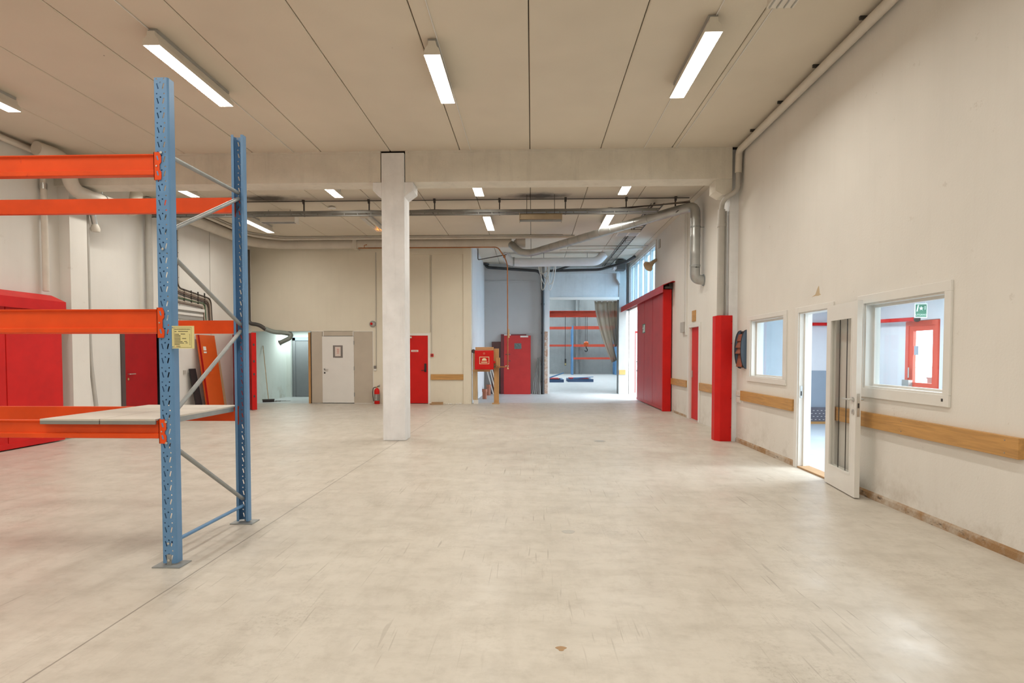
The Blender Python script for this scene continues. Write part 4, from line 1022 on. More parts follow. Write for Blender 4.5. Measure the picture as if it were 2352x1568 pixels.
B(6.63, 6.70, 10.36, 10.54, 0.94, 1.06).build('lock_box', 'lamp_grey', dlo); B(6.712, 6.718, 10.24, 10.35, 1.50, 1.66).build('notice', 'blind', dlo)
ex = thing('exit_sign', (6.345, 9.45, 2.13), 'hanging green UTGANG exit sign above the red glazed door', 'exit sign')
B(6.155, 6.355, 9.5, 9.512, 2.10, 2.33).build('backing', 'sign_white', ex); B(6.17, 6.34, 9.497, 9.5, 2.115, 2.315).build('face', 'green', ex)
text('lettering', 'UTGANG', 0.040, 'sign_white', ex, (6.255, 9.4962, 2.135), (math.pi / 2, 0, 0), align='CENTER')
st = []
for k in range(10):
    r_ = 0.038 if k % 2 == 0 else 0.016
    st.append((6.255 + r_ * math.sin(k * math.pi / 5), 2.25 + r_ * math.cos(k * math.pi / 5)))
MB().prism(st, 'y', 9.4955, 9.497).build('star', 'sign_white', ex)
B(6.31, 6.32, 9.4955, 9.497, 2.23, 2.29).build('arrow', 'sign_white', ex); MB().prism([(6.18, 2.20), (6.2, 2.20), (6.22, 2.305), (6.2, 2.305)], 'y', 9.4955, 9.497).build('arrow', 'sign_white', ex)
for x in (6.185, 6.325): T([(x, 9.506, 2.33), (x, 9.506, 2.62)], 0.003, 6).build('wire', 'steel', ex)
op = thing('office_pipe', (6.5, 11.0, 2.1), 'red pipe running along the office walls under the ceiling', 'pipe')
T([(4.2, 12.72, 2.17), (6.45, 12.72, 2.17), (6.52, 12.6, 2.17), (6.52, 10.0, 2.11)], 0.035, 12, rad=0.1).build('pipe_run', 'red', op, smooth=True)
MB().lathe([(0.05, 0), (0.05, 0.03)], (6.52, 9.98, 2.11), 'y', 12).build('end_flange', 'dark', op)
for y in (10.4, 11.6, 12.4): B(6.50, 6.70, y, y + 0.02, 2.09, 2.11).build('bracket', 'dark', op)
bs = thing('storage_box', (7.1, 10.1, 0), 'pale grey filing box standing by the red glazed door', 'box')
B(6.98, 7.18, 10.22, 10.40, 0.0, 1.08).build('body', 'grey_pipe', bs); B(6.97, 7.19, 10.21, 10.41, 1.08, 1.11).build('lid', 'lamp_grey', bs)
for i, y in enumerate((5.0, 7.6, 10.8)):  # unseen lamps, added to brighten the office and spill through the doorway
    pn = thing('added_panel_lamp', (5.2, y, 2.58), 'unseen square panel lamp added to brighten the office', 'ceiling lamp', 'added office panel lamps')
    B(4.88, 5.52, y - 0.32, y + 0.32, 2.59, 2.62).build('frame', 'white', pn); B(4.91, 5.49, y - 0.29, y + 0.29, 2.585, 2.59).build('diffuser', 'lamp_office_added', pn); area_light(pn, 5.2, y, 2.582, 0.58, 0.58, (0.90, 0.95, 1.0), (30, 75, 30)[i])

# ================================================================ REAR WALL
for (x0, x1, z0, z1, nm) in ((-6.84, -6.49, 0.0, 2.235, 0), (-6.49, -5.51, 2.085, 2.235, 1), (-5.51, -4.905, 0.0, 2.235, 2)):
    B(x0 + 0.006, x1 - 0.006, YBK + 0.005, YBK + 0.03, z0 + 0.01, z1 - 0.004).build('plasterboard', 'gypsum', wbo)
for (x0, x1, z0, z1) in ((-6.84, -6.47, 2.226, 2.24), (-5.50, -4.90, 2.226, 2.24), (-6.47, -6.45, 2.085, 2.24), (-5.535, -5.51, 2.085, 2.24), (-4.915, -4.90, 0, 2.226), (-5.5, -4.9, 0, 0.012)):
    B(x0, x1, YBK - 0.002, YBK + 0.034, z0, z1).build('edge_filler', 'white', wbo)
st_ = B(-6.93, -6.865, YBK - 0.01, YBK + 0.12, 0, 2.20).build('end_stud', 'pine', wbo)
B(-6.865, -6.845, YBK + 0.02, YBK + 0.12, 0, 2.22).build('foam_gap', 'dark', wbo)
d6 = thing('door_6', (-6.0, YBK, 0), 'plain white door with a taped paper notice in the plasterboard infill', 'door', kind='structure')
B(-6.495, -5.505, YBK - 0.01, YBK + 0.03, 0.02, 2.08).build('leaf', 'white', d6, bev=0.003)
B(-6.50, -5.50, YBK + 0.0, YBK + 0.04, 2.08, 2.086).build('top_gap', 'dark', d6)
ntc = MB().box(-6.155, -6.09, YBK - 0.0125, YBK - 0.0101, 1.42, 1.80).box(-5.915, -5.85, YBK - 0.0125, YBK - 0.0101, 1.415, 1.80).box(-6.09, -5.915, YBK - 0.0125, YBK - 0.0101, 1.755, 1.80).box(-6.09, -5.915, YBK - 0.0125, YBK - 0.0101, 1.415, 1.465)
no = ntc.build('tape_frame', 'tape', d6)
B(-6.09, -5.915, YBK - 0.0120, YBK - 0.0101, 1.465, 1.755).build('paper', 'paper', no)
lnn = MB()
for k in range(5): lnn.box(-6.04 + 0.01 * (k % 2), -5.965, YBK - 0.0126, YBK - 0.0119, 1.55 + k * 0.033, 1.562 + k * 0.033)
lnn.build('faded_lines', 'ink_red', no)
T([(-6.42, YBK - 0.01, 1.06), (-6.42, YBK - 0.05, 1.06), (-6.30, YBK - 0.05, 1.06)], 0.010, 8, rad=0.02).build('lever_handle', 'steel', d6)
for z in (1.06, 0.95): MB().lathe([(0.026, 0), (0.026, 0.010)], (-6.42, YBK - 0.02, z), 'y', 12).build('rosette', 'dark', d6)
for z in (0.22, 1.03, 1.82): B(-5.51, -5.49, YBK - 0.016, YBK - 0.002, z, z + 0.12).build('hinge', 'galv', d6)
d7 = thing('door_7', (-3.65, YBK, 0), 'bright red steel door with a black lock half hidden by the column', 'door', kind='structure')
for (a, b, z0, z1) in ((-3.20, -3.13, 0, 2.17), (-4.18, -4.11, 0, 2.17), (-4.11, -3.20, 2.10, 2.17)): B(a, b, YBK - 0.012, YBK + 0.08, z0, z1).build('frame', 'white', d7)
l7 = B(-4.11, -3.20, YBK + 0.0, YBK + 0.05, 0.015, 2.10).build('leaf', 'red', d7, bev=0.003)
B(-3.72, -3.50, YBK - 0.004, YBK, 1.60, 1.655).build('sign_plate', 'sign_white', l7)
B(-3.69, -3.53, YBK - 0.0046, YBK - 0.004, 1.615, 1.635).build('sign_line', 'ink_red', l7)
B(-3.86, -3.70, YBK - 0.05, YBK, 2.02, 2.07).build('door_closer', 'lamp_body', l7)
B(-3.315, -3.25, YBK - 0.022, YBK, 0.98, 1.24).build('lock_plate', 'black', l7, bev=0.008)
T([(-3.28, YBK - 0.02, 1.03), (-3.28, YBK - 0.06, 1.03), (-3.40, YBK - 0.06, 1.03)], 0.011, 8, rad=0.02).build('lever_handle', 'black', l7)
cpn = tag(B(-3.115, -3.03, YBK - 0.045, YBK, 1.45, 1.54).build('call_point', 'red', bev=0.004), 'small red fire call point beside the bright red door', 'call point')
B(-3.095, -3.05, YBK - 0.048, YBK - 0.045, 1.475, 1.515).build('glass_plate', 'dark', cpn)
pipe('wall_conduit', [(-3.085, YBK - 0.01, 1.54), (-3.085, YBK - 0.01, 4.55)], 0.008, 'grey_pipe', 'thin conduit rising from the red call point', n=6)
bl = thing('alarm_bell', (-4.92, YBK - 0.05, 2.36), 'grey alarm bell with a red dome above the plasterboard', 'alarm bell')
MB().lathe([(0.10, 0), (0.10, 0.02), (0.07, 0.06), (0.03, 0.075)], (-4.91, YBK, 2.455), (0, -1, 0), 20).build('bell_shell', 'lamp_grey', bl, smooth=True)
MB().lathe([(0.042, 0), (0.040, 0.03), (0.02, 0.05)], (-4.93, YBK - 0.06, 2.46), (0, -1, 0), 14).build('red_dome', 'red', bl, smooth=True)
sk = thing('switch_box', (-4.84, YBK - 0.03, 1.03), 'grey and white switch on the conduit above the extinguisher', 'switch')
B(-4.875, -4.80, YBK - 0.05, YBK, 1.08, 1.17).build('upper_box', 'tape', sk, bev=0.005); B(-4.875, -4.80, YBK - 0.04, YBK, 1.02, 1.078).build('lower_box', 'white_pl', sk, bev=0.003)
T([(-4.805, YBK - 0.012, 1.17), (-4.795, YBK - 0.012, 4.65)], 0.011, 6).build('conduit', 'grey_pipe', sk)
fx = thing('fire_extinguisher', (-4.76, YBK - 0.13, 0), 'red fire extinguisher standing against the rear wall by the column', 'fire extinguisher')
MB().lathe([(0.075, 0.0), (0.082, 0.01), (0.082, 0.40), (0.070, 0.445), (0.035, 0.475), (0.028, 0.49)], (-4.76, YBK - 0.13, 0.0), 'z', 20).build('cylinder', 'red', fx, smooth=True)
MB().lathe([(0.0825, 0.10), (0.0832, 0.105), (0.0832, 0.30), (0.0825, 0.305)], (-4.76, YBK - 0.13, 0.0), 'z', 20).build('label_band', 'tape', fx, smooth=True)
for k in range(4): B(-4.79 + 0.004 * k, -4.74, YBK - 0.2165, YBK - 0.2125, 0.13 + k * 0.045, 0.145 + k * 0.045).build('label_line', 'sign_white', fx)
MB().lathe([(0.022, 0), (0.022, 0.05)], (-4.76, YBK - 0.13, 0.485), 'z', 10).build('valve', 'brass', fx)
T([(-4.76, YBK - 0.13, 0.53), (-4.66, YBK - 0.13, 0.58)], 0.009, 6).build('lever', 'dark', fx); T([(-4.76, YBK - 0.13, 0.525), (-4.66, YBK - 0.13, 0.535)], 0.009, 6).build('carry_handle', 'dark', fx)
T([(-4.78, YBK - 0.13, 0.515), (-4.87, YBK - 0.14, 0.50), (-4.895, YBK - 0.14, 0.32), (-4.86, YBK - 0.14, 0.08)], 0.012, 8, rad=0.1).build('hose', 'black', fx, smooth=True)
bx = thing('cardboard_scrap', (-2.85, 17.35, 0), 'flattened cardboard box on the floor below the short bumper rail', 'cardboard')
B(-3.05, -2.70, 17.25, 17.45, 0.0, 0.07, rot=Matrix.Rotation(0.15, 3, 'Z'), piv=(-2.87, 17.35, 0)).build('box', 'card', bx); B(-3.08, -2.95, 17.2, 17.4, 0.0, 0.03, rot=Matrix.Rotation(0.5, 3, 'Z'), piv=(-3.0, 17.3, 0)).build('flap', 'card', bx)
for k in range(9):
    x = -2.62 + random.random() * 0.45; y = 17.38 + random.random() * 0.1; s_ = 0.015 + random.random() * 0.025
    tag(MB().lathe([(s_ * 0.6, 0), (s_, s_ * 0.4), (s_ * 0.5, s_ * 0.9)], (x, y, 0), 'z', 5).build('plaster_crumb', 'white'), 'crumb of white plaster on the floor beside the cardboard', 'plaster crumb', 'plaster crumbs by the cardboard')

# hydrant box on its timber stand
hy_ = thing('hydrant_box', (-1.46, 17.7, 1.05), 'red fire hose box with a pale helmet symbol', 'fire box')
hb_ = B(-1.74, -1.17, 17.42, 17.62, 1.06, 1.64).build('case', 'red', hy_, bev=0.006)
MB().lathe([(0.035, 0), (0.035, 0.012), (0.018, 0.016)], (-1.455, 17.42, 1.545), (0, -1, 0), 14).build('lock', 'red_light', hb_)
em = MB()
for (a, b, z0, z1) in ((-1.60, -1.585, 1.225, 1.45), (-1.315, -1.30, 1.225, 1.45), (-1.585, -1.315, 1.225, 1.243), (-1.585, -1.315, 1.432, 1.45)): em.box(a, b, 17.4165, 17.4195, z0, z1)
em.box(-1.545, -1.355, 17.4165, 17.4195, 1.27, 1.298)
dome = [(-1.45 + 0.075 * math.cos(math.radians(a)), 1.33 + 0.08 * math.sin(math.radians(a))) for a in range(0, 181, 15)]
em.prism(dome, 'y', 17.4165, 17.4195)
em.build('helmet_symbol', 'lumi', hb_)
B(-1.165, -1.12, 17.46, 17.58, 1.25, 1.32).build('side_cap', 'red', hb_)
B(-1.15, -1.02, 17.43, 17.56, 1.12, 1.17).build('valve_block', 'dark', hy_)
ws = thing('timber_stand', (-1.45, 17.75, 0), 'rough timber stand carrying the red fire hose box', 'stand')
B(-1.17, -1.02, 17.62, 17.72, 0.03, 1.70).build('post', 'pine', ws); B(-1.82, -1.68, 17.64, 17.72, 0.12, 1.60).build('post', 'pine_pale', ws)
B(-1.74, -1.18, 17.62, 17.70, 1.645, 1.745).build('top_board', 'pine_x', ws); B(-1.82, -1.28, 17.60, 17.64, 0.99, 1.055).build('bottom_board', 'pine_x', ws)
B(-1.10, -0.98, 17.58, 17.62, 1.10, 1.42).build('side_block', 'pine', ws); B(-1.22, -1.00, 17.50, 17.74, 0.0, 0.03).build('foot_board', 'pine_x', ws)
MB().lathe([(0.06, 0), (0.06, 0.09)], (-1.80, 17.60, 1.62), 'y', 12).build('hose_end', 'dark', ws)
B(-1.80, -1.66, 17.62, 17.74, 0.0, 0.12).build('foot_block', 'white', ws)

# recess: leaning doors, pipes, strips
def leaning(name, x0, x1, z1, t, y, tilt, m, label, cat, parts=None):
    """board standing at y, leaning back towards the wall by tilt"""
    o = thing(name, ((x0 + x1) / 2, y, 0), label, cat)
    R_ = Matrix.Rotation(-tilt, 3, 'X')
    pv = (0, y, 0)
    o2 = B(x0, x1, y, y + t, 0.0, z1, rot=R_, piv=pv).build('leaf', m, o)
    for (nm, a, b, za, zb, dep, mm) in parts or ():
        B(a, b, y - dep, y, za, zb, rot=R_, piv=pv).build(nm, mm, o)
    return o
leaning('leaning_door', -1.08, -0.05, 2.26, 0.05, 21.98, 0.085, 'red_gate', 'loose red door with a wired glass pane leaning in the recess', 'door',
        (('wired_glass', -0.68, -0.41, 1.74, 1.96, 0.004, 'wired'), ('closer_plate', -0.45, -0.15, 2.19, 2.25, 0.02, 'white'), ('strap', -1.03, -0.84, 1.52, 1.545, 0.01, 'dark'), ('strap', -0.95, -0.82, 1.27, 1.295, 0.01, 'dark'), ('handle', -1.02, -0.90, 1.06, 1.10, 0.03, 'steel')))
leaning('leaning_door', -1.20, -0.22, 2.31, 0.05, 22.06, 0.075, 'purple_red', 'dark crimson door leaning behind the loose red door', 'door', (('closer_plate', -1.08, -0.82, 2.25, 2.305, 0.02, 'white'),))
leaning('leaning_board', -1.56, -1.17, 2.02, 0.04, 22.12, 0.06, 'brown_board', 'dark brown board leaning beside the crimson door', 'board')
for i, (x0, dx, h) in enumerate(((0.02, 0.26, 1.25), (0.10, 0.20, 1.40), (0.18, 0.12, 1.36), (0.26, 0.06, 1.42), (0.31, 0.02, 1.30))):
    tag(T([(x0, 22.02 - 0.02 * i, 0.0), (x0 + dx * 0.6, 22.24, h)], 0.018, 6).build('metal_strip', 'galv'), 'thin grey metal strip leaning between red door and drain pipe', 'metal strip', 'metal strips by the drain pipe')
for i, (x0, x1, h) in enumerate(((-1.40, -1.70, 1.15), (-1.50, -1.80, 1.05), (-1.30, -1.58, 1.0))):
    tag(B(x0, x0 + 0.045, 21.95, 21.965, 0, h, rot=Matrix.Rotation(math.atan2(x0 - x1, h) * -1, 3, 'Y') @ Matrix.Rotation(-0.2, 3, 'X'), piv=(x0, 21.95, 0)).build('white_strip', 'white'), 'thin white strip leaning in the recess corner', 'strip', 'white strips in the recess corner')
for (x, y, h, lab) in ((-1.62, 19.6, 0.34, 'short brown drain pipe stub in the recess, nearer the timber stand'), (-1.62, 21.4, 0.40, 'short brown drain pipe stub in the recess, deeper in')):
    q = thing('pipe_stub', (x, y, 0), lab, 'pipe stub')
    T([(x, y, 0), (x, y, h)], 0.075, 14).build('pipe', 'terracotta', q, smooth=True); MB().lathe([(0.09, 0), (0.09, 0.10)], (x, y, h - 0.1), 'z', 14).build('collar', 'terracotta', q, smooth=True)

# PVC curtain gathered to one side
cu_ = thing('strip_curtain', (2.95, 22.62, 1.3), 'brownish clear strip curtain gathered aside in the far opening', 'curtain')
for (t0, t1, b0, b1, zb, ph) in ((2.44, 2.95, 3.12, 3.33, 1.30, 0), (2.92, 3.32, 3.24, 3.34, 1.9, 2)):
    rows, cols = 16, 14; vs = []; fs = []
    for i in range(rows + 1):
        u_ = i / rows; w_ = u_ ** 1.6
        for j in range(cols + 1):
            v_ = j / cols
            x = (t0 + (t1 - t0) * v_) * (1 - w_) + (b0 + (b1 - b0) * v_) * w_
            z = 3.60 - (3.60 - zb) * u_ + 0.10 * (1 - v_) * w_ * -1
            vs.append((x, 22.66 + 0.025 * math.sin(v_ * 14 + ph) * (1 - 0.4 * u_), z))
    for i in range(rows):
        for j in range(cols):
            a = i * (cols + 1) + j; fs.append((a, a + 1, a + cols + 2, a + cols + 1))
    o = MB().add(vs, fs).build('curtain_sheet', 'curtain', cu_, smooth=True)
    sm = o.modifiers.new('thickness', 'SOLIDIFY'); sm.thickness = 0.003
T([(2.4, 22.66, 3.61), (3.33, 22.66, 3.61)], 0.012, 8).build('hanging_rail', 'steel', cu_)
for x in (2.5, 2.7, 2.92, 3.12): B(x, x + 0.05, 22.63, 22.69, 3.57, 3.60).build('clip', 'white_pl', cu_)

# far store room
fr = thing('far_rack', (4.6, 44.5, 0), 'blue and red pallet rack against the far wall', 'pallet rack')
for x in (3.02, 6.30):
    for y in (44.0, 45.0):
        B(x, x + 0.13, y, y + 0.1, 0, 3.72).build('upright', 'blue', fr)
    for k in range(4): T([(x + 0.06, 44.05 + (k % 2) * 0.95, 0.3 + k * 0.8), (x + 0.06, 44.05 + ((k + 1) % 2) * 0.95, 1.1 + k * 0.8)], 0.025, 6).build('brace', 'blue', fr)
for (x0, x1, z0, z1) in ((-0.4, 3.02, 3.50, 3.66), (3.15, 6.30, 3.50, 3.70), (-0.4, 3.02, 2.16, 2.30), (3.15, 6.95, 2.14, 2.32), (3.15, 6.30, 1.17, 1.32)):
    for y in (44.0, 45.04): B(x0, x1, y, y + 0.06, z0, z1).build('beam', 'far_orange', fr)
cb_ = thing('crane_beam', (2.7, 30, 3.45), 'thick orange crane beam across the far store room', 'crane')
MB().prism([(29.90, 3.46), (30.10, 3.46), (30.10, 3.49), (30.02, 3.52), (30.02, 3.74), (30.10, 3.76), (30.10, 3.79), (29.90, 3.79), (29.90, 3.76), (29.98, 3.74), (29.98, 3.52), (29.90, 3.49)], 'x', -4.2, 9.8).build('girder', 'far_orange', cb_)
hk = MB(); hk.lathe([(0.10, 0), (0.13, 0.08), (0.13, 0.2), (0.06, 0.26)], (2.80, 29.9, 1.95), 'z', 14)
hk.build('hook_block', 'orange_door', cb_, smooth=True)
T([(2.80, 29.9, 1.95), (2.80, 29.9, 1.86), (2.87, 29.9, 1.80), (2.85, 29.9, 1.70), (2.77, 29.9, 1.68), (2.73, 29.9, 1.75)], 0.028, 8, rad=0.05).build('hook', 'black', cb_, smooth=True)
for dx in (-0.05, 0.05): T([(2.80 + dx, 29.9, 2.2), (2.80 + dx, 29.9, 3.5)], 0.010, 6).build('chain', 'dark', cb_)
pd = thing('crane_pendant', (1.9, 29.9, 1.0), 'hanging black control pendant with a yellow grip', 'control pendant')
T([(1.72, 29.9, 3.5), (1.72, 29.9, 1.30)], 0.012, 6).build('cable', 'black', pd); B(1.69, 1.77, 29.86, 29.94, 0.95, 1.30).build('grip', 'black', pd); B(1.695, 1.765, 29.85, 29.86, 0.98, 1.08).build('buttons', 'yellow', pd)
fc = struct(B(3.45, 3.95, 45.5, 46.0, 0, 8).build('column', 'concrete_far'), 'slim grey column on the far store room wall', 'column')
pipe('far_pipe', [(3.75, 45.4, 0.05), (3.75, 45.4, 7.5)], 0.06, 'galv', 'grey pipe running up the far store room column', n=8)
for (x0, x1, y0, y1, lab, dz) in ((0.5, 1.75, 31.6, 33.4, 'blue folded lift frame on the store room floor by the pier', 0.55), (2.0, 3.42, 32.1, 33.8, 'low blue and red pallet frame on the store room floor', 0.30)):
    p = thing('lift_frame', ((x0 + x1) / 2, (y0 + y1) / 2, 0), lab, 'lift frame', 'lift frames on the store room floor')
    B(x0, x1, y0, y0 + 0.12, 0.0, 0.16).build('side_rail', 'blue_dark', p); B(x0, x1, y1 - 0.12, y1, 0.0, 0.16).build('side_rail', 'blue_dark', p)
    B(x0, x0 + 0.12, y0 + 0.12, y1 - 0.12, 0.0, 0.14).build('end_rail', 'blue_dark', p); B(x1 - 0.12, x1, y0 + 0.12, y1 - 0.12, 0.0, 0.14).build('end_rail', 'blue', p)
    B(x0 + 0.12, x1 - 0.25, y0 + 0.15, y1 - 0.15, 0.10, 0.20).build('red_plate', 'red_deep', p)
    MB().prism([(x0 + 0.3, 0.16), (x1, dz * 0.9), (x1, dz), (x0 + 0.3, 0.24)], 'y', y0 + 0.05, y0 + 0.14).build('lifting_arm', 'blue', p)

# ================================================================ LEFT SIDE
# red panelled side gate
g8 = thing('door_8', (-8.3, 6.5, 0), 'dark red panelled side gate with a red track hood behind the rack', 'gate', kind='structure')
ys_ = [4.2, 5.55, 6.9, 7.65, 8.70, 9.78]
for i in range(len(ys_) - 1): B(-8.26, -8.21, ys_[i] + 0.006, ys_[i + 1] - 0.006, 0.10, 2.28).build('panel', 'red', g8, bev=0.006)
B(-8.36, -8.235, 4.2, 9.78, 0.03, 2.28).build('core', 'red_deep', g8); B(-8.27, -8.195, 4.2, 9.78, 0.02, 0.11).build('bottom_rail', 'red', g8, bev=0.004)
hd = MB().prism([(-8.45, 2.52), (-8.40, 2.54), (-8.14, 2.42), (-8.14, 2.25), (-8.155, 2.25), (-8.155, 2.41), (-8.40, 2.52), (-8.45, 2.50)], 'y', 4.0, 9.80)
hd.build('track_hood', 'red', g8)
# red inner door with dark opening
d9 = thing('door_9', (XLB, 12.8, 0), 'dark red door with a lever handle beside an open dark leaf', 'door', kind='structure')
B(XLB - 0.02, XLB + 0.02, 11.86, 11.98, 0, 2.14).build('frame', 'frame_dark', d9); B(XLB - 0.02, XLB + 0.02, 13.76, 13.82, 0, 2.14).build('frame', 'frame_dark', d9); B(XLB - 0.02, XLB + 0.02, 11.98, 13.76, 2.08, 2.14).build('frame', 'frame_dark', d9)
l9 = B(XLB - 0.05, XLB - 0.0, 11.98, 13.04, 0.01, 2.08).build('leaf', 'red_deep', d9)
T([(XLB, 12.08, 1.09), (XLB + 0.05, 12.08, 1.09), (XLB + 0.05, 12.25, 1.09)], 0.011, 8, rad=0.02).build('lever_handle', 'steel', l9)
MB().lathe([(0.026, 0), (0.026, 0.01)], (XLB, 12.08, 0.98), 'x', 10).build('rosette', 'brass', l9)
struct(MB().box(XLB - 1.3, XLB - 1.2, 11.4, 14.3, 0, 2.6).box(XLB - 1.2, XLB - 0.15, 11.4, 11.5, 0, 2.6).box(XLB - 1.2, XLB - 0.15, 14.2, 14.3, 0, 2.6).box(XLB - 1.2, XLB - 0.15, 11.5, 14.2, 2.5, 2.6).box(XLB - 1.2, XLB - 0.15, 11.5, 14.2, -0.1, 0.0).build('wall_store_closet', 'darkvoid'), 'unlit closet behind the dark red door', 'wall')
for z in (0.7, 1.2, 1.7): tag(B(XLB - 1.2, XLB - 0.8, 12.9, 14.1, z, z + 0.03).build('closet_shelf', 'blue_dark'), 'dark shelf in the unlit closet at %s height' % {0.7: 'knee', 1.2: 'waist', 1.7: 'eye'}[z], 'shelf')
# leaning orange door and boards
def lean_left(name, y0, y1, xb, xt, z1, t, m, label, cat, shear=0.0):
    o = thing(name, (xb, (y0 + y1) / 2, 0), label, cat)
    n_ = Vector((z1, 0, xb - xt)).normalized() * t
    vs = [(xb, y0, 0), (xb, y1, 0), (xt, y1 + shear, z1), (xt, y0 + shear, z1)]
    vs = vs + [(p[0] + n_.x, p[1], p[2] + n_.z) for p in vs]
    zmin = min(p[2] for p in vs)
    vs = [(p[0], p[1], p[2] - zmin) for p in vs]
    MB().add(vs, [(0, 1, 2, 3), (7, 6, 5, 4), (0, 4, 5, 1), (1, 5, 6, 2), (2, 6, 7, 3), (3, 7, 4, 0)]).build('board', m, o)
    return o, vs
o, vs = lean_left('leaning_door', 14.50, 15.30, -8.38, -8.64, 2.02, 0.045, 'orange_door', 'orange door leaning against the side wall behind the load notice', 'door')
A_, B_, C_, D_ = [Vector(p) for p in vs[4:]]
def on_leaf(u, v, off=0.0):
    nn = (B_ - A_).cross(D_ - A_).normalized()
    return A_ + (B_ - A_) * u + (D_ - A_) * v + nn * (off if nn.x > 0 else -off)
def leafpatch(nm, u0, u1, v0, v1, m, off=0.004):
    vs_ = [on_leaf(u0, v0, off), on_leaf(u1, v0, off), on_leaf(u1, v1, off), on_leaf(u0, v1, off)]
    vs_ += [on_leaf(u0, v0, 0), on_leaf(u1, v0, 0), on_leaf(u1, v1, 0), on_leaf(u0, v1, 0)]
    return MB().add(vs_, [(0, 1, 2, 3), (7, 6, 5, 4), (0, 4, 5, 1), (1, 5, 6, 2), (2, 6, 7, 3), (3, 7, 4, 0)]).build(nm, m, o)
leafpatch('sticker', 0.22, 0.38, 0.80, 0.85, 'sign_white'); leafpatch('sticker', 0.22, 0.38, 0.765, 0.785, 'sign_white')
leafpatch('edge_band', -0.002, 0.10, 0.0, 1.0, 'red_deep', 0.002)
T([tuple(on_leaf(0.22, 0.53, 0)), tuple(on_leaf(0.22, 0.53, 0.05)), tuple(on_leaf(0.40, 0.53, 0.05))], 0.011, 8).build('lever_handle', 'steel', o)
lean_left('leaning_board', 14.20, 14.46, -8.46, -8.66, 1.15, 0.03, 'black', 'black board leaning beside the orange door', 'board')
lean_left('leaning_board', 15.42, 15.60, -8.46, -8.66, 1.40, 0.03, 'pine_pale', 'pale wooden board leaning beside the orange door', 'board')
tag(B(XLB, XLB + 0.03, 14.03, 14.12, 1.02, 1.12).build('light_switch', 'grey_pipe', bev=0.004), 'small beige switch on the side wall by the black board', 'switch')
# red leaf swung open in the rear corner
d10 = thing('door_10', (-8.0, 15.8, 0), 'thick red steel door leaf swung open before the corridor', 'door', kind='structure')
p0, p1 = Vector((-8.66, 16.45, 0)), Vector((-7.56, 15.36, 0))
dv = (p1 - p0).normalized(); nv = Vector((dv.y, -dv.x, 0)); 
if nv.y > 0: nv = -nv
def slab(mb, a, b, n0, n1, z0, z1):
    vs_ = []
    for z in (z0, z1):
        for (s_, t_) in ((a, n0), (b, n0), (b, n1), (a, n1)):
            q = p0 + dv * s_ + nv * t_; vs_.append((q.x, q.y, z))
    return mb.add(vs_, [(0, 3, 2, 1), (4, 5, 6, 7), (0, 1, 5, 4), (1, 2, 6, 5), (2, 3, 7, 6), (3, 0, 4, 7)])
LL = (p1 - p0).length
slab(MB(), 0, LL - 0.004, -0.045, 0.045, 0.015, 2.10).build('leaf', 'red_deep', d10)
slab(MB(), LL - 0.004, LL + 0.02, -0.07, 0.055, 0.012, 2.11).build('edge_strip', 'red', d10)
for z in (0.35, 0.95, 1.3, 1.75): slab(MB(), LL + 0.02, LL + 0.03, -0.02, 0.02, z, z + 0.06).build('bolt', 'dark', d10)
for z in (0.3, 1.7): T([(-8.68, 16.47, z), (-8.68, 16.47, z + 0.15)], 0.018, 8).build('hinge', 'dark', d10)
# cables on the left wall
xw = XLB + 0.02
cb2 = thing('cable_bundle', (XLB, 14.5, 2.4), 'bundle of clipped cables stepping down the side wall behind the rack', 'cables')
for k, (dy, m, r) in enumerate(((0.0, 'cable_dark', 0.016), (-0.05, 'cable', 0.012), (-0.10, 'cable_brown', 0.018), (-0.15, 'cable_dark', 0.014), (-0.20, 'cable', 0.012))):
    T([(xw, 13.85 + dy, 4.68), (xw, 13.85 + dy, 3.16 + dy * 0.9), (xw, 15.30 + dy, 3.02 + dy * 0.9), (xw, 15.36 + dy, 2.2)], r, 8, rad=0.16).build('cable', m, cb2, smooth=True)
for k, (z, m) in enumerate(((2.86, 'cable_green'), (2.80, 'cable'), (2.75, 'cable_brown'))):
    T([(xw, 13.4, z + 0.06), (xw, 15.00 - 0.05 * k, z), (xw, 15.08 - 0.05 * k, 2.2)], 0.014, 8, rad=0.1).build('cable', m, cb2, smooth=True)
for y in (14.1, 14.4, 14.7, 15.0): B(xw - 0.02, xw + 0.018, y, y + 0.008, 2.82, 3.14).build('clip', 'dark', cb2)
for z in (3.4, 3.7, 4.0, 4.3): B(xw - 0.02, xw + 0.022, 13.62, 13.88, z, z + 0.008).build('clip', 'dark', cb2)
wt = thing('wall_trunking', (XLB, 14.2, 2.5), 'white wall light and trunking under the cable bundle', 'wall lamp')
B(XLB, XLB + 0.07, 13.3, 14.92, 2.62, 2.70).build('cover', 'white', wt, bev=0.005); B(XLB, XLB + 0.05, 13.3, 14.88, 2.50, 2.56).build('cover', 'white', wt, bev=0.005); B(XLB, XLB + 0.03, 13.3, 14.90, 2.40, 2.70).build('backing', 'lamp_grey', wt)
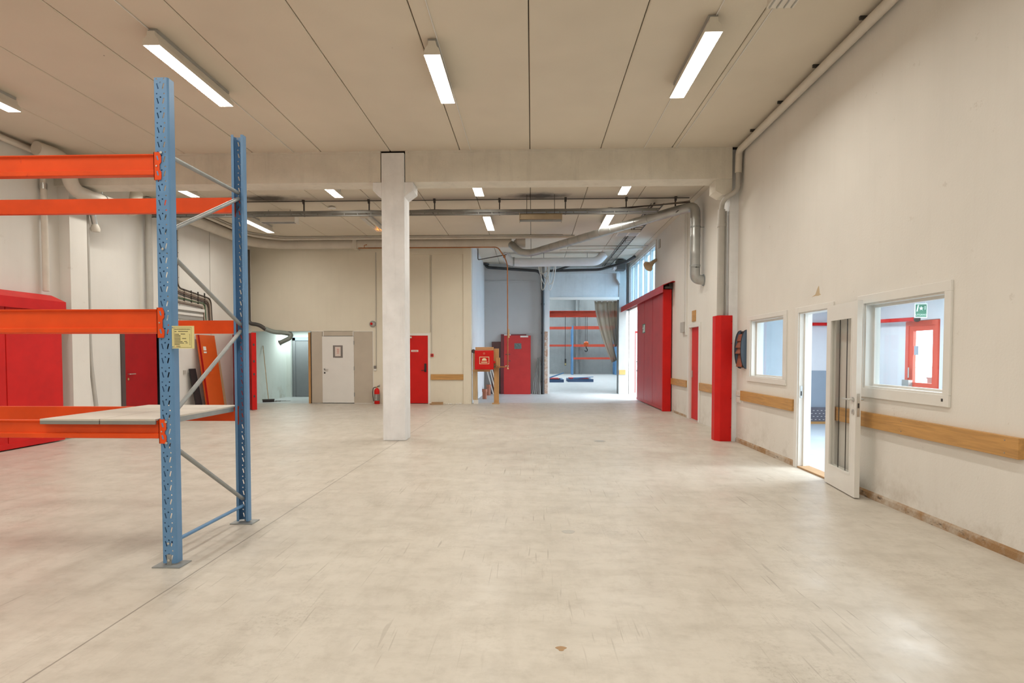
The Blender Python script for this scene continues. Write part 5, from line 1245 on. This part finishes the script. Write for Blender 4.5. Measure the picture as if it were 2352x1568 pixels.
# pipes on the left walls
pipe('wall_pipe', [(-8.55, 12.62, 5.0), (-8.55, 12.62, 2.2)], 0.065, 'grey_pipe', 'thick grey pipe down the side wall right of the white column')
pipe('wall_pipe', [(-8.62, 12.80, 5.0), (-8.62, 12.80, 2.2)], 0.03, 'beige_pipe', 'slim pipe beside the thick grey wall pipe', n=8)
pc = thing('column_pipe', (-8.2, 10.5, 0), 'grey pipe with a chrome elbow dropping beside the white wall column', 'pipe')
T([(-8.30, 10.52, 4.20), (-8.30, 10.52, 1.5), (-8.28, 10.58, 0.8), (-8.22, 10.62, 0.0)], 0.035, 10, rad=0.3).build('drop', 'grey_pipe', pc, smooth=True)
T([(-8.17, 10.0, 4.20), (-8.17, 10.46, 4.16), (-8.22, 10.56, 4.14), (-8.22, 10.62, 3.95)], 0.05, 12, rad=0.08).build('elbow', 'steel', pc, smooth=True)
MB().lathe([(0.07, 0), (0.085, 0.05), (0.05, 0.14)], (-8.22, 10.62, 3.82), 'z', 14).build('trap', 'beige_pipe', pc, smooth=True)
lp_ = thing('side_duct', (-8.1, 9.8, 4.2), 'beige duct ducking under the beam end above the rack', 'duct')
T([(-8.08, 9.20, 4.87), (-8.02, 9.50, 4.87), (-7.98, 9.72, 4.80), (-7.95, 9.74, 4.36), (-7.95, 10.35, 4.34), (-7.95, 11.1, 4.36)], 0.115, 16, rad=0.22).build('duct_run', 'beige_pipe', lp_, smooth=True)
T([(-7.95, 11.1, 4.36), (-7.95, 11.3, 4.38), (-7.95, 11.4, 4.75)], 0.115, 16, rad=0.15).build('upper_elbow', 'beige_pipe', lp_, smooth=True)
MB().lathe([(0.125, 0), (0.125, 0.025)], (-7.95, 10.45, 4.345), 'y', 16).build('joint_ring', 'galv', lp_, smooth=True)
T([(-7.95, 10.46, 4.45), (-7.95, 10.46, CZ)], 0.008, 6).build('hanger_rod', 'galv', lp_)
cp2 = thing('corner_pipe', (-8.37, 4.0, 4.9), 'beige pipe along the ceiling corner above the red side gate', 'pipe')
T([(-8.37, -4.9, 4.93), (-8.37, 9.60, 4.93), (-8.37, 9.66, 4.5), (-8.37, 9.66, 4.15)], 0.05, 12, rad=0.12).build('pipe_run', 'beige_pipe', cp2, smooth=True)
for z in (4.62, 4.34): MB().lathe([(0.056, 0), (0.056, 0.10)], (-8.37, 9.66, z), 'z', 12).build('chrome_sleeve', 'steel', cp2, smooth=True)
T([(-8.37, 9.66, 4.16), (-8.37, 9.66, 2.6)], 0.05, 12).build('drop', 'beige_pipe', cp2, smooth=True)
# exhaust pipe and hose into the corridor
eh = thing('exhaust_hose', (-8.5, 17.3, 1.9), 'dark pipe ending in a ribbed hose over the corridor entrance', 'hose')
T([(-8.60, 17.2, 4.68), (-8.60, 17.2, 2.46), (-8.30, 17.25, 2.42), (-8.12, 17.3, 2.28)], 0.06, 14, rad=0.12).build('pipe', 'dark', eh, smooth=True)
hz = [(-8.16, 17.3, 2.31), (-7.95, 17.4, 2.21), (-7.62, 17.62, 2.18), (-7.48, 17.66, 2.14), (-7.52, 17.62, 2.02), (-7.80, 17.56, 1.88)]
T(hz, 0.068, 14, rad=0.14, rib=0.03).build('ribbed_hose', 'flex', eh, smooth=False)
MB().lathe([(0.085, 0), (0.085, 0.02)], (-7.80, 17.56, 1.88), (-0.9, -0.1, -0.42), 14).build('end_ring', 'flex', eh)
# corridor lamp and broom
kl = thing('corridor_lamp', (-8.2, 19.9, 2.36), 'bright cool strip lamp under the corridor ceiling', 'ceiling lamp')
B(-8.75, -7.55, 19.8, 19.95, 2.37, 2.42).build('body', 'white', kl); B(-8.74, -7.56, 19.81, 19.94, 2.335, 2.37).build('diffuser', 'lamp_cool', kl); area_light(kl, -8.15, 19.875, 2.33, 1.15, 0.12, (0.86, 1.0, 0.95), 22)
br = thing('broom', (-8.4, 18.1, 0), 'push broom with a wooden handle leaning on the corridor wall', 'broom')
T([(-8.42, 18.05, 0.10), (-8.76, 18.45, 1.80)], 0.013, 8).build('handle', 'pine_pale', br, smooth=True)
Rb = Matrix.Rotation(0.5, 3, 'Z')
B(-8.60, -8.24, 18.02, 18.08, 0.055, 0.095, rot=Rb, piv=(-8.42, 18.05, 0)).build('head', 'dark', br)
B(-8.59, -8.25, 18.015, 18.085, 0.0, 0.055, rot=Rb, piv=(-8.42, 18.05, 0)).build('bristles', 'black', br)
for k in range(6):
    a = random.random() * 6; x = -8.5 + random.random() * 0.3; y = 18.3 + random.random() * 0.3
    pts = [(x + 0.12 * i * math.cos(a + 0.3 * i), y + 0.05 * i * math.sin(a + 0.4 * i), 0.006) for i in range(4)]
    tag(T(pts, 0.005, 5).build('wire_scrap', 'cable_dark'), 'dark scrap of wire on the corridor floor behind the broom', 'wire scrap', 'wire scraps by the broom')

# floor details
dr = thing('floor_drain', (1.18, 10.02, 0), 'round grey drain cover in the floor beyond the doorway light', 'drain cover')
MB().lathe([(0.10, 0), (0.10, 0.004), (0.085, 0.005)], (1.18, 10.02, 0.0), 'z', 24).build('rim', 'grey_pipe', dr); MB().lathe([(0.08, 0.005), (0.08, 0.007)], (1.18, 10.02, 0.0), 'z', 20).build('lid', 'lamp_grey', dr)
fpt = MB().prism([(0.31 + 0.055 * math.cos(a) * (1 + 0.15 * math.sin(3 * a)), 4.85 + 0.05 * math.sin(a)) for a in [k * 0.4 for k in range(16)]], 'z', 0.0, 0.0012)
tag(fpt.build('floor_patch', 'grey_pipe'), 'small oval grey filler spot on the floor', 'floor patch')
fpt = MB().prism([(0.15 + 0.024 * math.cos(a) * (1 + 0.4 * math.sin(3 * a)), 2.9 + 0.024 * math.sin(a)) for a in [k * 0.4 for k in range(16)]], 'z', 0.0, 0.0012)
tag(fpt.build('floor_chip', 'card'), 'small tan chip in the floor coating near the viewer', 'floor chip')
